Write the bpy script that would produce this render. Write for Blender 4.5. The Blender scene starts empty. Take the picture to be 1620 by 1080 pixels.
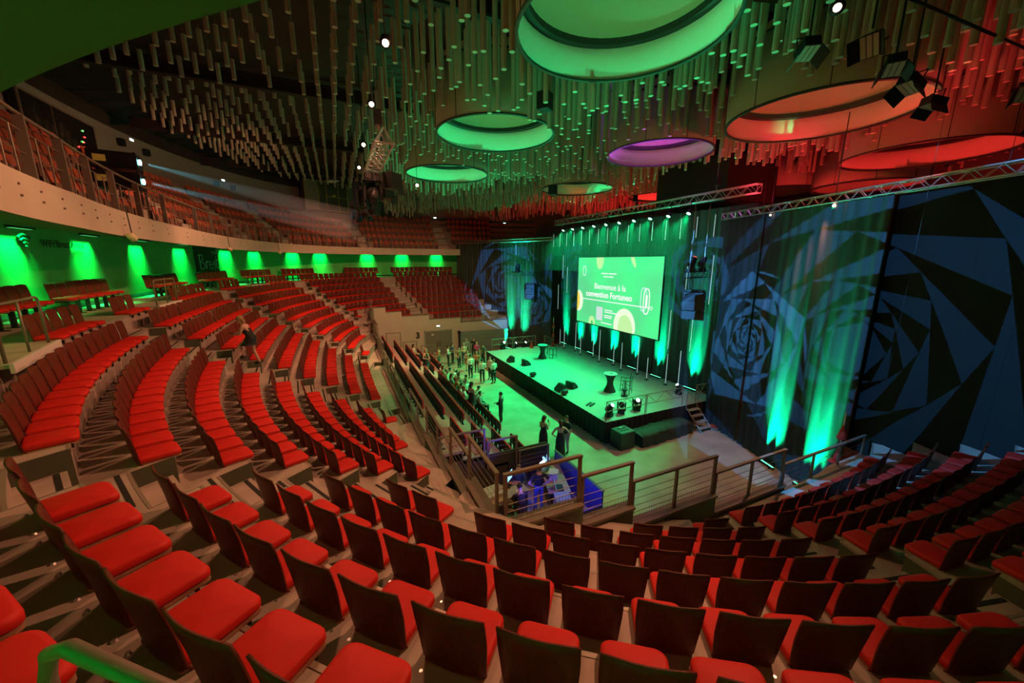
import bpy, math, random
from mathutils import Vector, Matrix
random.seed(7)
PI = math.pi
sc = bpy.context.scene
col = sc.collection

# ------------------------------------------------------------------ camera, world, exposure
CAM = Vector((0, 0, 8.7))
cd = bpy.data.cameras.new('camera')
cam = bpy.data.objects.new('camera', cd)
col.objects.link(cam)
cam.location = CAM
FPX = 595.0
cd.sensor_width = 36.0
cd.lens = 36.0 * FPX / 1620.0
cd.clip_start = 0.05
cd.clip_end = 300
YAW = math.radians(24.6)
PIT = math.atan(127 / 595.0)
cam.rotation_euler = (PI / 2 - PIT, 0, -YAW)
sc.camera = cam
w = bpy.data.worlds.new('world')
sc.world = w
w.use_nodes = True
bg = w.node_tree.nodes['Background']
bg.inputs[0].default_value = (0.35, 0.9, 0.3, 1)
bg.inputs[1].default_value = 0.004
vs = sc.view_settings
vs.view_transform = 'Standard'
vs.look = 'None'
vs.gamma = 1.0
vs.exposure = 0.0
vs.use_curve_mapping = False
sc.cycles.use_denoising = True
sc.cycles.max_bounces = 5
sc.cycles.diffuse_bounces = 3
sc.cycles.glossy_bounces = 3
sc.cycles.transmission_bounces = 3
sc.cycles.sample_clamp_indirect = 4.0
sc.cycles.use_light_tree = True

_cf = Vector((math.sin(YAW) * math.cos(PIT), math.cos(YAW) * math.cos(PIT), -math.sin(PIT)))
_cr = Vector((math.cos(YAW), -math.sin(YAW), 0))
_cu = _cr.cross(_cf)
def in_view(p, m=60):
    v = Vector(p) - CAM
    d = v.dot(_cf)
    if d < 0.15: return False
    x = 810 + FPX * v.dot(_cr) / d
    y = 540 - FPX * v.dot(_cu) / d
    return -m < x < 1620 + m and -m < y < 1080 + m

# ------------------------------------------------------------------ big lights of the hall
def aim(o, target):
    d = Vector(target) - Vector(o.location)
    o.rotation_euler = d.to_track_quat('-Z', 'Y').to_euler()
def spot(name, loc, target, color, power, size=60, blend=0.3, radius=0.08, parent=None):
    l = bpy.data.lights.new(name, 'SPOT')
    l.energy = power
    l.color = color
    l.spot_size = math.radians(size)
    l.spot_blend = blend
    l.shadow_soft_size = radius
    o = bpy.data.objects.new(name, l)
    col.objects.link(o)
    o.location = loc
    aim(o, target)
    return o
def area(name, loc, target, color, power, sx, sy, spread=180):
    l = bpy.data.lights.new(name, 'AREA')
    l.shape = 'RECTANGLE'
    l.size = sx
    l.size_y = sy
    l.energy = power
    l.color = color
    l.spread = math.radians(spread)
    o = bpy.data.objects.new(name, l)
    col.objects.link(o)
    o.location = loc
    aim(o, target)
    return o
def whirl_group():
    """node group: nested turned pentagons, alternately open and closed (a whirl gobo)"""
    g = bpy.data.node_groups.new('whirl_gobo', 'ShaderNodeTree')
    for nm_ in ('Theta', 'R', 'Size'): g.interface.new_socket(nm_, in_out='INPUT', socket_type='NodeSocketFloat')
    g.interface.new_socket('Open', in_out='OUTPUT', socket_type='NodeSocketFloat')
    N, L = g.nodes, g.links
    gi, go = N.new('NodeGroupInput'), N.new('NodeGroupOutput')
    def mth(op, a, b=None, c=None):
        n = N.new('ShaderNodeMath'); n.operation = op
        for i, v in enumerate((a, b, c)):
            if v is None: continue
            if isinstance(v, (int, float)): n.inputs[i].default_value = v
            else: L.new(v, n.inputs[i])
        return n.outputs[0]
    NS, AL = 5, math.radians(19)
    sc_ = math.cos(PI / NS) / math.cos(PI / NS - AL)
    rr = mth('DIVIDE', gi.outputs[1], gi.outputs[2])
    tot = None
    for m in range(17):
        ph = mth('SUBTRACT', mth('FLOORED_MODULO', mth('ADD', gi.outputs[0], m * AL), 2 * PI / NS), PI / NS)
        ins = mth('LESS_THAN', mth('MULTIPLY', rr, mth('COSINE', ph)), sc_ ** m)
        tot = ins if tot is None else mth('ADD', tot, ins)
    L.new(mth('FLOORED_MODULO', tot, 2.0), go.inputs[0])
    return g
WHIRL = whirl_group()
def gobo(name, loc, target, power, size, scale, roll=0.0, color=(0.08, 0.40, 1.0)):
    """moving-head projector throwing a whirl gobo"""
    o = spot(name, loc, target, color, power, size, 0.05, 0.012)
    l = o.data
    l.use_nodes = True
    nt = l.node_tree
    N, L = nt.nodes, nt.links
    em = N['Emission']
    def mth(op, a, b=None):
        n = N.new('ShaderNodeMath'); n.operation = op
        for i, v in enumerate((a, b)):
            if v is None: continue
            if isinstance(v, (int, float)): n.inputs[i].default_value = v
            else: L.new(v, n.inputs[i])
        return n.outputs[0]
    tc = N.new('ShaderNodeTexCoord')
    sp = N.new('ShaderNodeSeparateXYZ')
    L.new(tc.outputs['Normal'], sp.inputs[0])
    z = mth('ABSOLUTE', sp.outputs[2])
    x = mth('DIVIDE', sp.outputs[0], z)
    y = mth('DIVIDE', sp.outputs[1], z)
    r = mth('SQRT', mth('ADD', mth('MULTIPLY', x, x), mth('MULTIPLY', y, y)))
    gn = N.new('ShaderNodeGroup'); gn.node_tree = WHIRL
    L.new(mth('ADD', mth('ARCTAN2', y, x), roll), gn.inputs[0])
    L.new(r, gn.inputs[1])
    gn.inputs[2].default_value = scale
    L.new(gn.outputs[0], em.inputs['Strength'])
    return o
ORANGE = (1.0, 0.38, 0.20)
GREEN = (0.02, 1.0, 0.35)
# tungsten profile lamps hung under the ceiling
spot('key_tungsten', (8.29, 4.55, 12.9), (-4.5, 9, 5), ORANGE, 2500, 100, 0.5, 0.10)
spot('row_tungsten', (1.29, 8.95, 12.85), (-1, 6, 5), ORANGE, 620, 120, 0.4, 0.08)
spot('row_tungsten', (1.29, 12.3, 12.85), (-2, 10, 5), ORANGE, 620, 125, 0.4, 0.08)
spot('row_tungsten', (1.33, 16.4, 12.85), (-3, 18, 5), ORANGE, 700, 125, 0.4, 0.08)
spot('row_tungsten', (1.33, 20.3, 12.85), (-4, 25, 7), ORANGE, 1500, 130, 0.4, 0.08)
spot('far_tungsten', (4.66, 23.4, 12.9), (4.5, 34, 2), ORANGE, 5200, 104, 0.5, 0.1)
spot('floor_tungsten', (16.1, 8.0, 10.5), (10.0, 13.0, 0), ORANGE, 1500, 95, 0.6, 0.08)
# green ceiling wash from floor spots added without fixtures, red wash behind the drapes
spot('green_ceiling_wash', (10.5, 16.2, 0.5), (7.6, 15.6, 14), GREEN, 8000, 44, 0.9, 0.2)
spot('green_ceiling_wash', (10.5, 21.0, 0.5), (8.0, 23.5, 14), GREEN, 8000, 48, 0.9, 0.2)
spot('green_ceiling_wash', (10.6, 13.6, 0.5), (8.0, 8.2, 14), GREEN, 8000, 31, 0.9, 0.2)
spot('green_ceiling_wash', (3.4, 9.6, 0.6), (6.6, 9.8, 14), GREEN, 3600, 46, 0.9, 0.2)
spot('green_ceiling_wash', (8.2, 19.4, 0.4), (7.6, 20.6, 14), GREEN, 3000, 60, 0.9, 0.2)
spot('red_ceiling_wash', (20.5, 8.0, 7.0), (18.3, 7.2, 15), (1.0, 0.03, 0.03), 1300, 96, 0.7, 0.3)
spot('red_ceiling_wash', (22.5, 12.5, 7.5), (23, 10, 15), (1.0, 0.03, 0.03), 1900, 120, 0.6, 0.3)
spot('red_ceiling_wash', (22.5, 25.0, 7.5), (20, 27, 15), (1.0, 0.03, 0.03), 3000, 130, 0.6, 0.3)
spot('red_ceiling_wash', (15.0, 5.0, 11.1), (16.6, 8.6, 15), (1.0, 0.04, 0.05), 420, 120, 0.7, 0.2)  # added red spot above the right truss, reddens the drum's hall side
spot('red_ceiling_wash', (16.9, 10.8, 11.1), (19.0, 12.5, 15), (1.0, 0.04, 0.08), 300, 120, 0.7, 0.2)  # second added red spot above the truss, no lamp body there
spot('violet_ceiling_wash', (13.2, 14.2, 1.9), (14.0, 14.6, 14), (0.55, 0.06, 1.0), 42000, 24, 0.7, 0.1)
# blue gobo projectors
gobo('gobo_projector', (2.2, 13.2, 11.3), (17.2, 11.1, 5.1), 24000, 22, .22, 0.2)
gobo('gobo_projector', (4.5, 6.4, 11.2), (15.85, 6.6, 5.8), 6500, 60, .85, 1.0)
gobo('gobo_projector', (2.2, 16.8, 11.3), (15.2, 35.1, 6.4), 26000, 22, .22, 0.9)
gobo('gobo_projector', (2.2, 18.9, 11.3), (16.85, 31.7, 4.8), 17000, 13, .13, 0.1)
gobo('gobo_projector', (2.2, 15.6, 11.3), (18.9, 28.7, 7.4), 16000, 15, .16, 0.6)
gobo('gobo_projector', (2.2, 11.2, 11.3), (18.9, 15.4, 7.6), 14000, 17, .18, 2.0)

# ------------------------------------------------------------------ materials
MATS = {}
def mat(name, c, rough=0.6, metal=0.0, noise=0.0, scale=8.0, bump=0.0, emit=None, es=0.0, spec=0.5, stretch=None):
    if name in MATS: return MATS[name]
    m = bpy.data.materials.new(name)
    m.use_nodes = True
    nt = m.node_tree
    b = nt.nodes['Principled BSDF']
    b.inputs['Base Color'].default_value = (*c, 1)
    b.inputs['Roughness'].default_value = rough
    b.inputs['Metallic'].default_value = metal
    b.inputs['Specular IOR Level'].default_value = spec
    if noise or bump:
        tc = nt.nodes.new('ShaderNodeTexCoord')
        mp = nt.nodes.new('ShaderNodeMapping')
        nt.links.new(tc.outputs['Object'], mp.inputs[0])
        if stretch: mp.inputs['Scale'].default_value = stretch
        nz = nt.nodes.new('ShaderNodeTexNoise')
        nz.inputs['Scale'].default_value = scale
        nz.inputs['Detail'].default_value = 5
        nt.links.new(mp.outputs[0], nz.inputs['Vector'])
        if noise:
            mr = nt.nodes.new('ShaderNodeMapRange')
            mr.inputs[1].default_value = 0.3
            mr.inputs[2].default_value = 0.7
            mr.inputs[3].default_value = 1 - noise
            mr.inputs[4].default_value = 1 + noise
            nt.links.new(nz.outputs['Fac'], mr.inputs[0])
            vm = nt.nodes.new('ShaderNodeVectorMath')
            vm.operation = 'SCALE'
            vm.inputs[0].default_value = c
            nt.links.new(mr.outputs[0], vm.inputs['Scale'])
            nt.links.new(vm.outputs[0], b.inputs['Base Color'])
        if bump:
            bp = nt.nodes.new('ShaderNodeBump')
            bp.inputs['Strength'].default_value = bump
            bp.inputs['Distance'].default_value = 0.02
            nt.links.new(nz.outputs['Fac'], bp.inputs['Height'])
            nt.links.new(bp.outputs[0], b.inputs['Normal'])
    if emit:
        b.inputs['Emission Color'].default_value = (*emit, 1)
        b.inputs['Emission Strength'].default_value = es
    MATS[name] = m
    return m
concrete = mat('concrete', (0.46, 0.38, 0.31), 0.75, noise=0.16, scale=2.2, bump=0.08)
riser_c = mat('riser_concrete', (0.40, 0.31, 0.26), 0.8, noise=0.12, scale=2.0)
floor_m = mat('polished_concrete', (0.40, 0.36, 0.26), 0.2, noise=0.2, scale=0.8, bump=0.02)
seat_red = mat('red_leather', (0.64, 0.022, 0.014), 0.58, noise=0.06, scale=5, bump=0.05, spec=0.22)
seat_red2 = mat('red_fabric', (0.55, 0.035, 0.03), 0.7)
veneer = mat('dark_red_veneer', (0.13, 0.018, 0.010), 0.5, noise=0.25, scale=6, stretch=(8, 8, 1), spec=0.3)
pan_m = mat('seat_pan_veneer', (0.34, 0.17, 0.09), 0.5, noise=0.2, scale=8)
black_m = mat('black_metal', (0.018, 0.018, 0.02), 0.45, 0.3)
steel = mat('brushed_steel', (0.55, 0.52, 0.48), 0.32, 0.9)
rail_m = mat('painted_rail', (0.24, 0.19, 0.15), 0.45, 0.3, noise=0.08, scale=4)
alu = mat('aluminium', (0.72, 0.71, 0.70), 0.3, 0.9)
wall_grey = mat('painted_wall', (0.42, 0.40, 0.36), 0.8, noise=0.05, scale=1.5)
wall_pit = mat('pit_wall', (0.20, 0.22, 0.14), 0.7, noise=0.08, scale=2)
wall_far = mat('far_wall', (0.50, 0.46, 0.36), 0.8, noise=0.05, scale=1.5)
fascia_m = mat('balcony_fascia', (0.56, 0.45, 0.36), 0.7, noise=0.05, scale=1.2)
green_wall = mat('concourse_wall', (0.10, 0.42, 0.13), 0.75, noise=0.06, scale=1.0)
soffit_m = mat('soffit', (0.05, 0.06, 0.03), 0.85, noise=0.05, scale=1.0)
upper_m = mat('upper_wall', (0.26, 0.24, 0.21), 0.85, noise=0.06, scale=0.8)
ceil_m = mat('ceiling_black', (0.035, 0.024, 0.02), 0.9, noise=0.2, scale=1.0)
bar_m = mat('ceiling_tube', (0.52, 0.47, 0.35), 0.6)
drum_m = mat('drum_fabric', (0.72, 0.66, 0.52), 0.75, noise=0.03, scale=1)
drum_dark = mat('drum_gap', (0.03, 0.025, 0.02), 0.8)
cloth_m = mat('stage_velvet', (0.032, 0.036, 0.040), 0.75, noise=0.15, scale=3, stretch=(1, 1, 0.2), spec=0.6)
cloth_b = mat('black_molton', (0.0055, 0.0065, 0.0075), 0.85, noise=0.15, scale=3)
stage_m = mat('stage_deck', (0.30, 0.36, 0.33), 0.45, noise=0.1, scale=2)
skirt_m = mat('stage_skirt', (0.010, 0.011, 0.010), 0.9)
deck_m = mat('stand_deck', (0.38, 0.29, 0.25), 0.7, noise=0.12, scale=3)
deck_edge = mat('stand_edge', (0.06, 0.05, 0.045), 0.6)
tip_m = mat('tip_seat_shell', (0.03, 0.009, 0.009), 0.5)
bal_m = mat('balcony_seat', (0.50, 0.10, 0.05), 0.55)
bal_dark = mat('balcony_seat_dark', (0.20, 0.09, 0.06), 0.7)
speaker_m = mat('speaker_black', (0.012, 0.012, 0.013), 0.6, noise=0.2, scale=30, bump=0.1)
white_m = mat('white_plastic', (0.75, 0.74, 0.7), 0.5)
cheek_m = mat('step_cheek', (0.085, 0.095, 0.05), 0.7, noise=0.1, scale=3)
nosing_m = mat('nosing_strip', (0.02, 0.022, 0.016), 0.7)
edge_m = mat('step_edge_trim', (0.42, 0.36, 0.28), 0.45, 0.3)

# ------------------------------------------------------------------ mesh helpers
class MB:
    def __init__(s): s.v = []; s.f = []; s.m = []
    def add(s, vs_, fs_, mi=0):
        k = len(s.v)
        s.v += [tuple(p) for p in vs_]
        s.f += [tuple(i + k for i in f) for f in fs_]
        s.m += [mi] * len(fs_)
        return s
    def box(s, c, d, rz=0.0, mi=0, M=None):
        hx, hy, hz = d[0] / 2, d[1] / 2, d[2] / 2
        cs, sn = math.cos(rz), math.sin(rz)
        P = []
        for z in (-hz, hz):
            for x, y in ((-hx, -hy), (hx, -hy), (hx, hy), (-hx, hy)):
                p = Vector((c[0] + x * cs - y * sn, c[1] + x * sn + y * cs, c[2] + z))
                P.append(M @ p if M else p)
        return s.add(P, [(3, 2, 1, 0), (4, 5, 6, 7), (0, 1, 5, 4), (1, 2, 6, 5), (2, 3, 7, 6), (3, 0, 4, 7)], mi)
    def tube(s, a, b, r, n=8, mi=0, r2=None, caps=True):
        a, b = Vector(a), Vector(b)
        d = (b - a)
        if d.length < 1e-6: return s
        d.normalize()
        u = d.orthogonal().normalized()
        if abs(d.z) < 0.9:
            u = Vector((0, 0, 1)).cross(d).normalized()
        v_ = d.cross(u)
        r2 = r if r2 is None else r2
        P = []
        for c, rr in ((a, r), (b, r2)):
            for i in range(n):
                t = 2 * PI * (i + .5) / n
                P.append(c + (u * math.cos(t) + v_ * math.sin(t)) * rr)
        F = [(i, (i + 1) % n, n + (i + 1) % n, n + i) for i in range(n)]
        if caps: F += [tuple(range(n - 1, -1, -1)), tuple(range(n, 2 * n))]
        return s.add(P, F, mi)
    def path(s, pts, r, n=8, mi=0):
        pts = [Vector(p) for p in pts]
        rings = []
        for i, p in enumerate(pts):
            d = (pts[min(i + 1, len(pts) - 1)] - pts[max(i - 1, 0)]).normalized()
            up = Vector((0, 0, 1)) if abs(d.z) < 0.95 else Vector((0, 1, 0.01))
            u = up.cross(d).normalized(); v_ = d.cross(u)
            rings.append([p + (u * math.cos(2 * PI * k / n) + v_ * math.sin(2 * PI * k / n)) * r for k in range(n)])
        P = [q for R in rings for q in R]
        F = []
        for i in range(len(pts) - 1):
            for k in range(n):
                a_, b_ = i * n + k, i * n + (k + 1) % n
                F.append((a_, b_, b_ + n, a_ + n))
        F += [tuple(range(n - 1, -1, -1)), tuple(range((len(pts) - 1) * n, len(pts) * n))]
        return s.add(P, F, mi)
    def lathe(s, c, prof, n=20, mi=0, caps=True):
        P = [(c[0] + r * math.cos(2 * PI * i / n), c[1] + r * math.sin(2 * PI * i / n), c[2] + z) for r, z in prof for i in range(n)]
        F = []
        for j in range(len(prof) - 1):
            for i in range(n):
                a_, b_ = j * n + i, j * n + (i + 1) % n
                F.append((a_, b_, b_ + n, a_ + n))
        if caps:
            F += [tuple(range(n - 1, -1, -1)), tuple(range((len(prof) - 1) * n, len(prof) * n))]
        return s.add(P, F, mi)
    def mesh(s, name, mats, smooth=False):
        me = bpy.data.meshes.new(name)
        me.from_pydata(s.v, [], s.f)
        for m in (mats if isinstance(mats, (list, tuple)) else [mats]): me.materials.append(m)
        me.polygons.foreach_set('material_index', s.m)
        if smooth: me.polygons.foreach_set('use_smooth', [True] * len(s.f))
        me.update()
        return me
    def build(s, name, mats, parent=None, smooth=False, loc=None, rz=0):
        return place(name, s.mesh(name, mats, smooth), parent, loc, rz)
def place(name, me, parent=None, loc=None, rz=0):
    o = bpy.data.objects.new(name, me)
    col.objects.link(o)
    if parent: o.parent = parent
    if loc is not None: o.location = loc
    if rz: o.rotation_euler = (0, 0, rz)
    return o
def tag(o, label, cat, group=None):
    o['label'] = label; o['category'] = cat
    if group: o['group'] = group
    return o
def empty(name, loc=(0, 0, 0), rz=0.0, label=None, cat=None, group=None):
    o = bpy.data.objects.new(name, None)
    o.empty_display_size = 0.1
    col.objects.link(o)
    o.location = loc
    o.rotation_euler = (0, 0, rz)
    if label: tag(o, label, cat, group)
    return o
def struct(o):
    o['kind'] = 'structure'
    return o
def stuff(o):
    o['kind'] = 'stuff'
    return o
ORD = ['zeroth', 'first', 'second', 'third', 'fourth', 'fifth', 'sixth', 'seventh', 'eighth', 'ninth', 'tenth', 'eleventh', 'twelfth',
       'thirteenth', 'fourteenth', 'fifteenth', 'sixteenth', 'seventeenth', 'eighteenth', 'nineteenth', 'twentieth', 'twenty-first',
       'twenty-second', 'twenty-third', 'twenty-fourth', 'twenty-fifth', 'twenty-sixth', 'twenty-seventh', 'twenty-eighth', 'twenty-ninth', 'thirtieth']

# ------------------------------------------------------------------ the bowl: a rounded-rectangle curve, rows are offsets of it
BCX, BCY, BA, BB, BN = 11.054, 19.165, 16.198, 21.104, 2.672
DT = [60, 86, 103, 125, 148, 172, 196, 222, 262, 300]
DV = [.6, .598, .55, .5, .229, .145, -.1, -.3, -.322, -.322]
def interp(x, X, Y):
    if x <= X[0]: return Y[0]
    for i in range(len(X) - 1):
        if x <= X[i + 1]: return Y[i] + (Y[i + 1] - Y[i]) * (x - X[i]) / (X[i + 1] - X[i])
    return Y[-1]
def cur(td, o):
    t = math.radians(td)
    d = interp(td, DT, DV)
    A, B = BA - o + d, BB - o + d
    c, s_ = math.cos(t), math.sin(t)
    e = 2 / BN
    return Vector((BCX + A * math.copysign(abs(c) ** e, c), BCY + B * math.copysign(abs(s_) ** e, s_)))
def frame(td, o):
    """point and inward unit normal"""
    p = cur(td, o)
    tg = (cur(td + .4, o) - cur(td - .4, o)).normalized()
    n = Vector((tg.y, -tg.x))
    if n.dot(Vector((BCX, BCY)) - p) < 0: n = -n
    return p, n
def walk(o, t0, t1, step, start=0.0):
    """td values every `step` metres along the curve"""
    out = []
    acc = -start
    n = max(60, int((t1 - t0) * 10))
    pp = cur(t0, o)
    for i in range(1, n + 1):
        t = t0 + (t1 - t0) * i / n
        p = cur(t, o)
        acc += (p - pp).length
        pp = p
        if acc >= 0 if not out else acc >= step:
            out.append(t); acc = 0.0 if len(out) == 1 else acc - step
    return out
TREAD, RISE, SEATZ = 0.8, 0.472, 6.689
def S(k): return SEATZ - 0.09 - RISE * (k - 1)          # top level of the step that carries row k
PX0, PY0, PY1 = 2.4, 5.7, 34.7                          # pit: left wall x, near wall y, far wall y
def in_pit(p, m=0.0): return p[0] > PX0 - m and PY0 - m < p[1] < PY1 + m
# ------------------------------------------------------------------ structure: floor, terraces, walls, balcony, ceiling
struct(MB().box((11, 20, -0.1), (44, 60, 0.2)).build('floor', floor_m))
def nose(k): return TREAD * (k - 1) - 0.10
def clip_in(p, q):
    """segment p (outside) -> q, cut where it enters the pit"""
    if not in_pit(q): return q, False
    a, b = 0.0, 1.0
    for _ in range(18):
        m = (a + b) / 2
        if in_pit(p.lerp(q, m)): b = m
        else: a = m
    return p.lerp(q, a), True
# aisles: centre point, direction down the slope, half width
AIS = {'g': ((7.15, 4.35), (.27, .963), .42), '0': ((-2.60, 5.27), (.88, .475), .56), '1': ((-1.8, 15.05), (.996, .095), .85),
       '2': ((-2.0, 24.75), (.977, -.21), .9), '3': ((-.8, 33.6), (.75, -.66), .7), '4': ((5.75, 38.2), (.39, -.92), .7)}
def line_t(o, P, d, lo, hi):
    best = None
    pv = None
    t = lo
    while t <= hi:
        r = cur(t, o) - Vector(P)
        c = r.x * d[1] - r.y * d[0]
        if pv is not None and c * pv[1] <= 0:
            tt = pv[0] + (t - pv[0]) * abs(pv[1]) / (abs(pv[1]) + abs(c) + 1e-9)
            dist = (cur(tt, o) - Vector(P)).length
            if best is None or dist < best[0]: best = (dist, tt)
        pv = (t, c)
        t += 0.5
    return best[1] if best else None
ARNG = {'g': (236, 290), '0': (196, 236), '1': (176, 204), '2': (140, 182), '3': (104, 160), '4': (80, 128)}
def aisle_t(a, k, side=0.0, o=None):
    """td where aisle a crosses row k, shifted sideways by `side` metres (positive: towards larger td)"""
    P, d, hw = AIS[a]
    oo = TREAD * (k - 1) if o is None else o
    t = line_t(oo, P, d, *ARNG[a])
    if t is None: return None
    ds = (cur(t + .5, oo) - cur(t - .5, oo)).length
    return t + side / ds
TL = [66 + i * 0.75 for i in range(int((292 - 66) / 0.75) + 1)]
ASH = 0.42   # the stair aisles are cut back behind the seat line
for k in range(0, 13):
    mb = MB()
    oo = -3.3 if k == 0 else nose(k - 1)
    oi = nose(k)
    prev = None
    rg = []
    for a in AIS:
        if k < 1: continue
        ta, tb = aisle_t(a, k, -AIS[a][2]), aisle_t(a, k, AIS[a][2])
        if ta is not None and tb is not None: rg.append((ta, tb))
    tl = sorted(TL + [t for ta, tb in rg for t in (ta - .01, ta + .01, tb - .01, tb + .01)])
    for t in tl:
        sh = -ASH if any(ta < t < tb for ta, tb in rg) else 0.0
        p, q = cur(t, oo + (sh if k > 1 else 0)), cur(t, oi + sh)
        if in_pit(p):
            prev = None; continue
        q2, cut = clip_in(p, q)
        now = (p, q2, cut, sh)
        if prev:
            P0, Q0, c0, s0 = prev
            z, z2 = S(k), S(k + 1)
            mb.add([(*P0, z), (*p, z), (*q2, z), (*Q0, z)], [(0, 1, 2, 3)], 0)
            if not (cut and c0):
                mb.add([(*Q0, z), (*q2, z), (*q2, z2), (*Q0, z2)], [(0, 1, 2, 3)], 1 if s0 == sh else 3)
                # metal edging just under the nosing
                n0 = (Vector((BCX, BCY)) - Q0).normalized() * 0.012
                mb.add([(*(Q0 + n0), z + .004), (*(q2 + n0), z + .004), (*(q2 + n0), z - .04), (*(Q0 + n0), z - .04)], [(0, 1, 2, 3)], 2)
                mb.add([(*(Q0 - n0 * 2), z + .004), (*(q2 - n0 * 2), z + .004), (*(q2 + n0), z + .004), (*(Q0 + n0), z + .004)], [(0, 1, 2, 3)], 2)
        prev = now
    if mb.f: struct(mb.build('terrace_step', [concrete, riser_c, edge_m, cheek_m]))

for a, (P, d, hw) in AIS.items():
    root = struct(empty('aisle_stair', (0, 0, 0)))
    cnt = 0
    for k in range(1, 12):
        o = nose(k) - ASH           # riser between step k (upper) and k+1 (lower)
        t = line_t(o, P, d, *ARNG[a])
        if t is None: continue
        p = cur(t, o)
        if in_pit(p, 0.35): continue
        dv = Vector(d).normalized()
        ang = math.atan2(dv.y, dv.x)
        c = p + dv * 0.19
        h = RISE / 2
        mb = MB().box((c.x, c.y, S(k + 1) + h / 2 - .002), (0.42, 2 * hw - .06, h), ang)
        mb.build('step', concrete, root)
        nb = MB().box((c.x + dv.x * .13, c.y + dv.y * .13, S(k + 1) + h + .003), (0.045, 2 * hw - .12, .008), ang)
        nb.build('nosing', nosing_m, root)
        c2 = p - dv * 0.10
        MB().box((c2.x, c2.y, S(k) + .004), (0.045, 2 * hw - .12, .008), ang).build('nosing', nosing_m, root)
        cnt += 1

# pit walls
NEAR = [(2.4, 4.1, 7), (4.1, 5.46, 8), (5.46, 8.16, 9), (8.16, 11.07, 10), (11.07, 15.5, 11)]
LEFT = [(5.7, 7.35, 7), (7.35, 8.95, 8), (8.95, 12.0, 9), (12.0, 15.3, 10), (15.3, 25.0, 11), (25.0, 28.3, 10), (28.3, 30.8, 8.5), (30.8, 32.8, 7), (32.8, 34.7, 5.5)]
FARW = [(2.4, 3.6, 5.2), (3.6, 4.95, 6.15), (4.95, 7.4, 7.1), (7.4, 10.4, 8.0), (10.4, 16.5, 9.0)]
TH = 0.2
wr = struct(empty('wall_near', (0, 0, 0)))
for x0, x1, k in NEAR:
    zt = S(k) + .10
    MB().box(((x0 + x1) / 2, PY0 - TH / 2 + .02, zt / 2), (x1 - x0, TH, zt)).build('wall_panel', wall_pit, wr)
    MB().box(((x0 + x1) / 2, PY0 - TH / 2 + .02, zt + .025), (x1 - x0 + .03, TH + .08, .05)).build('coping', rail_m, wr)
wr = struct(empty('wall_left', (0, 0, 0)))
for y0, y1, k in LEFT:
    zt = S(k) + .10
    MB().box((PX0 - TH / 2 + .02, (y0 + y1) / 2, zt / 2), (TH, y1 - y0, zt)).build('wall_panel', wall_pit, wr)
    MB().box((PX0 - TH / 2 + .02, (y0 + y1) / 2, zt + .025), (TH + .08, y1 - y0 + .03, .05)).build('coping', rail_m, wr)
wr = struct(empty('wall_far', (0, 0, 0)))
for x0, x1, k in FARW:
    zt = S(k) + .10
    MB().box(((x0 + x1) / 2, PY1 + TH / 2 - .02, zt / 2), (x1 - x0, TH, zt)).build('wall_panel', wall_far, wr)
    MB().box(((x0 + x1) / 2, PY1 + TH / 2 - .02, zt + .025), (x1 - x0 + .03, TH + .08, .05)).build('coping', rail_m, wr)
# far double door, number, service louvre wall
door_m = mat('grey_door', (0.17, 0.18, 0.14), 0.6)
dr = struct(empty('door_1', (8.2, PY1 - .06, 0)))
for s in (-1, 1):
    lf = MB().box((s * .62, 0, 1.12), (1.2, .07, 2.24)).build('door_leaf', door_m, dr)
    MB().box((s * .12, -.06, 1.05), (.05, .05, .5)).build('handle', black_m, lf)
fr = MB()
fr.box((-1.29, 0, 1.18), (.1, .12, 2.36)); fr.box((1.29, 0, 1.18), (.1, .12, 2.36)); fr.box((0, 0, 2.31), (2.68, .12, .1))
fr.build('frame', mat('door_frame', (0.3, 0.36, 0.28), 0.6), dr)
MB().box((-.55, -.045, 1.95), (.2, .02, .13)).build('notice', white_m, dr)
slat_m = mat('folded_stand_board', (0.20, 0.25, 0.20), 0.6, noise=0.06, scale=3)
dr = struct(empty('wall_folded_stand', (12.8, PY1 - .2, 0)))
for i in range(5):
    MB().box((0, 0, .22 + i * .40), (5.0, .12 + .02 * (i % 2), .38)).build('board', slat_m, dr)
MB().box((-2.62, 0, 1.0), (.12, .16, 2.0)).build('post', black_m, dr)
MB().box((-2.62, -.05, 2.0), (.26, .2, .3)).build('lamp_box', black_m, dr)
tag(MB().box((5.6, PY1 - .05, .55), (.55, .04, .4)).build('vent_grille', mat('grille', (.12, .12, .1), .6)), 'grey ventilation grille low on the far pit wall', 'grille')

# concourse wall (washed green), balcony, upper wall, ceiling
def strip(mb, o1, z1, o2, z2, t0, t1, st=1.0, mi=0, ob=None):
    n = int((t1 - t0) / st)
    prev = None
    for i in range(n + 1):
        t = t0 + (t1 - t0) * i / n
        s_ = ob(t) if ob else 0
        a, b = cur(t, o1 + s_), cur(t, o2 + s_)
        if prev:
            mb.add([(*prev[0], z1), (*a, z1), (*b, z2), (*prev[1], z2)], [(0, 1, 2, 3)], mi)
        prev = (a, b)
T0, T1 = 62, 300
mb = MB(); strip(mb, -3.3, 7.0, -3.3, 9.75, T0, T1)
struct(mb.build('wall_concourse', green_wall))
mb = MB()
strip(mb, -3.28, 7.10, -3.24, 7.22, T0, T1); strip(mb, -3.24, 7.22, -3.3, 7.24, T0, T1)
struct(mb.build('baseboard_concourse', black_m))
def ob(t): return interp(t, [60, 198, 214, 300], [0, 0, -.42, -.42])
BR, BT, BZ = 0.68, 0.8, 9.86
mb = MB()
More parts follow.
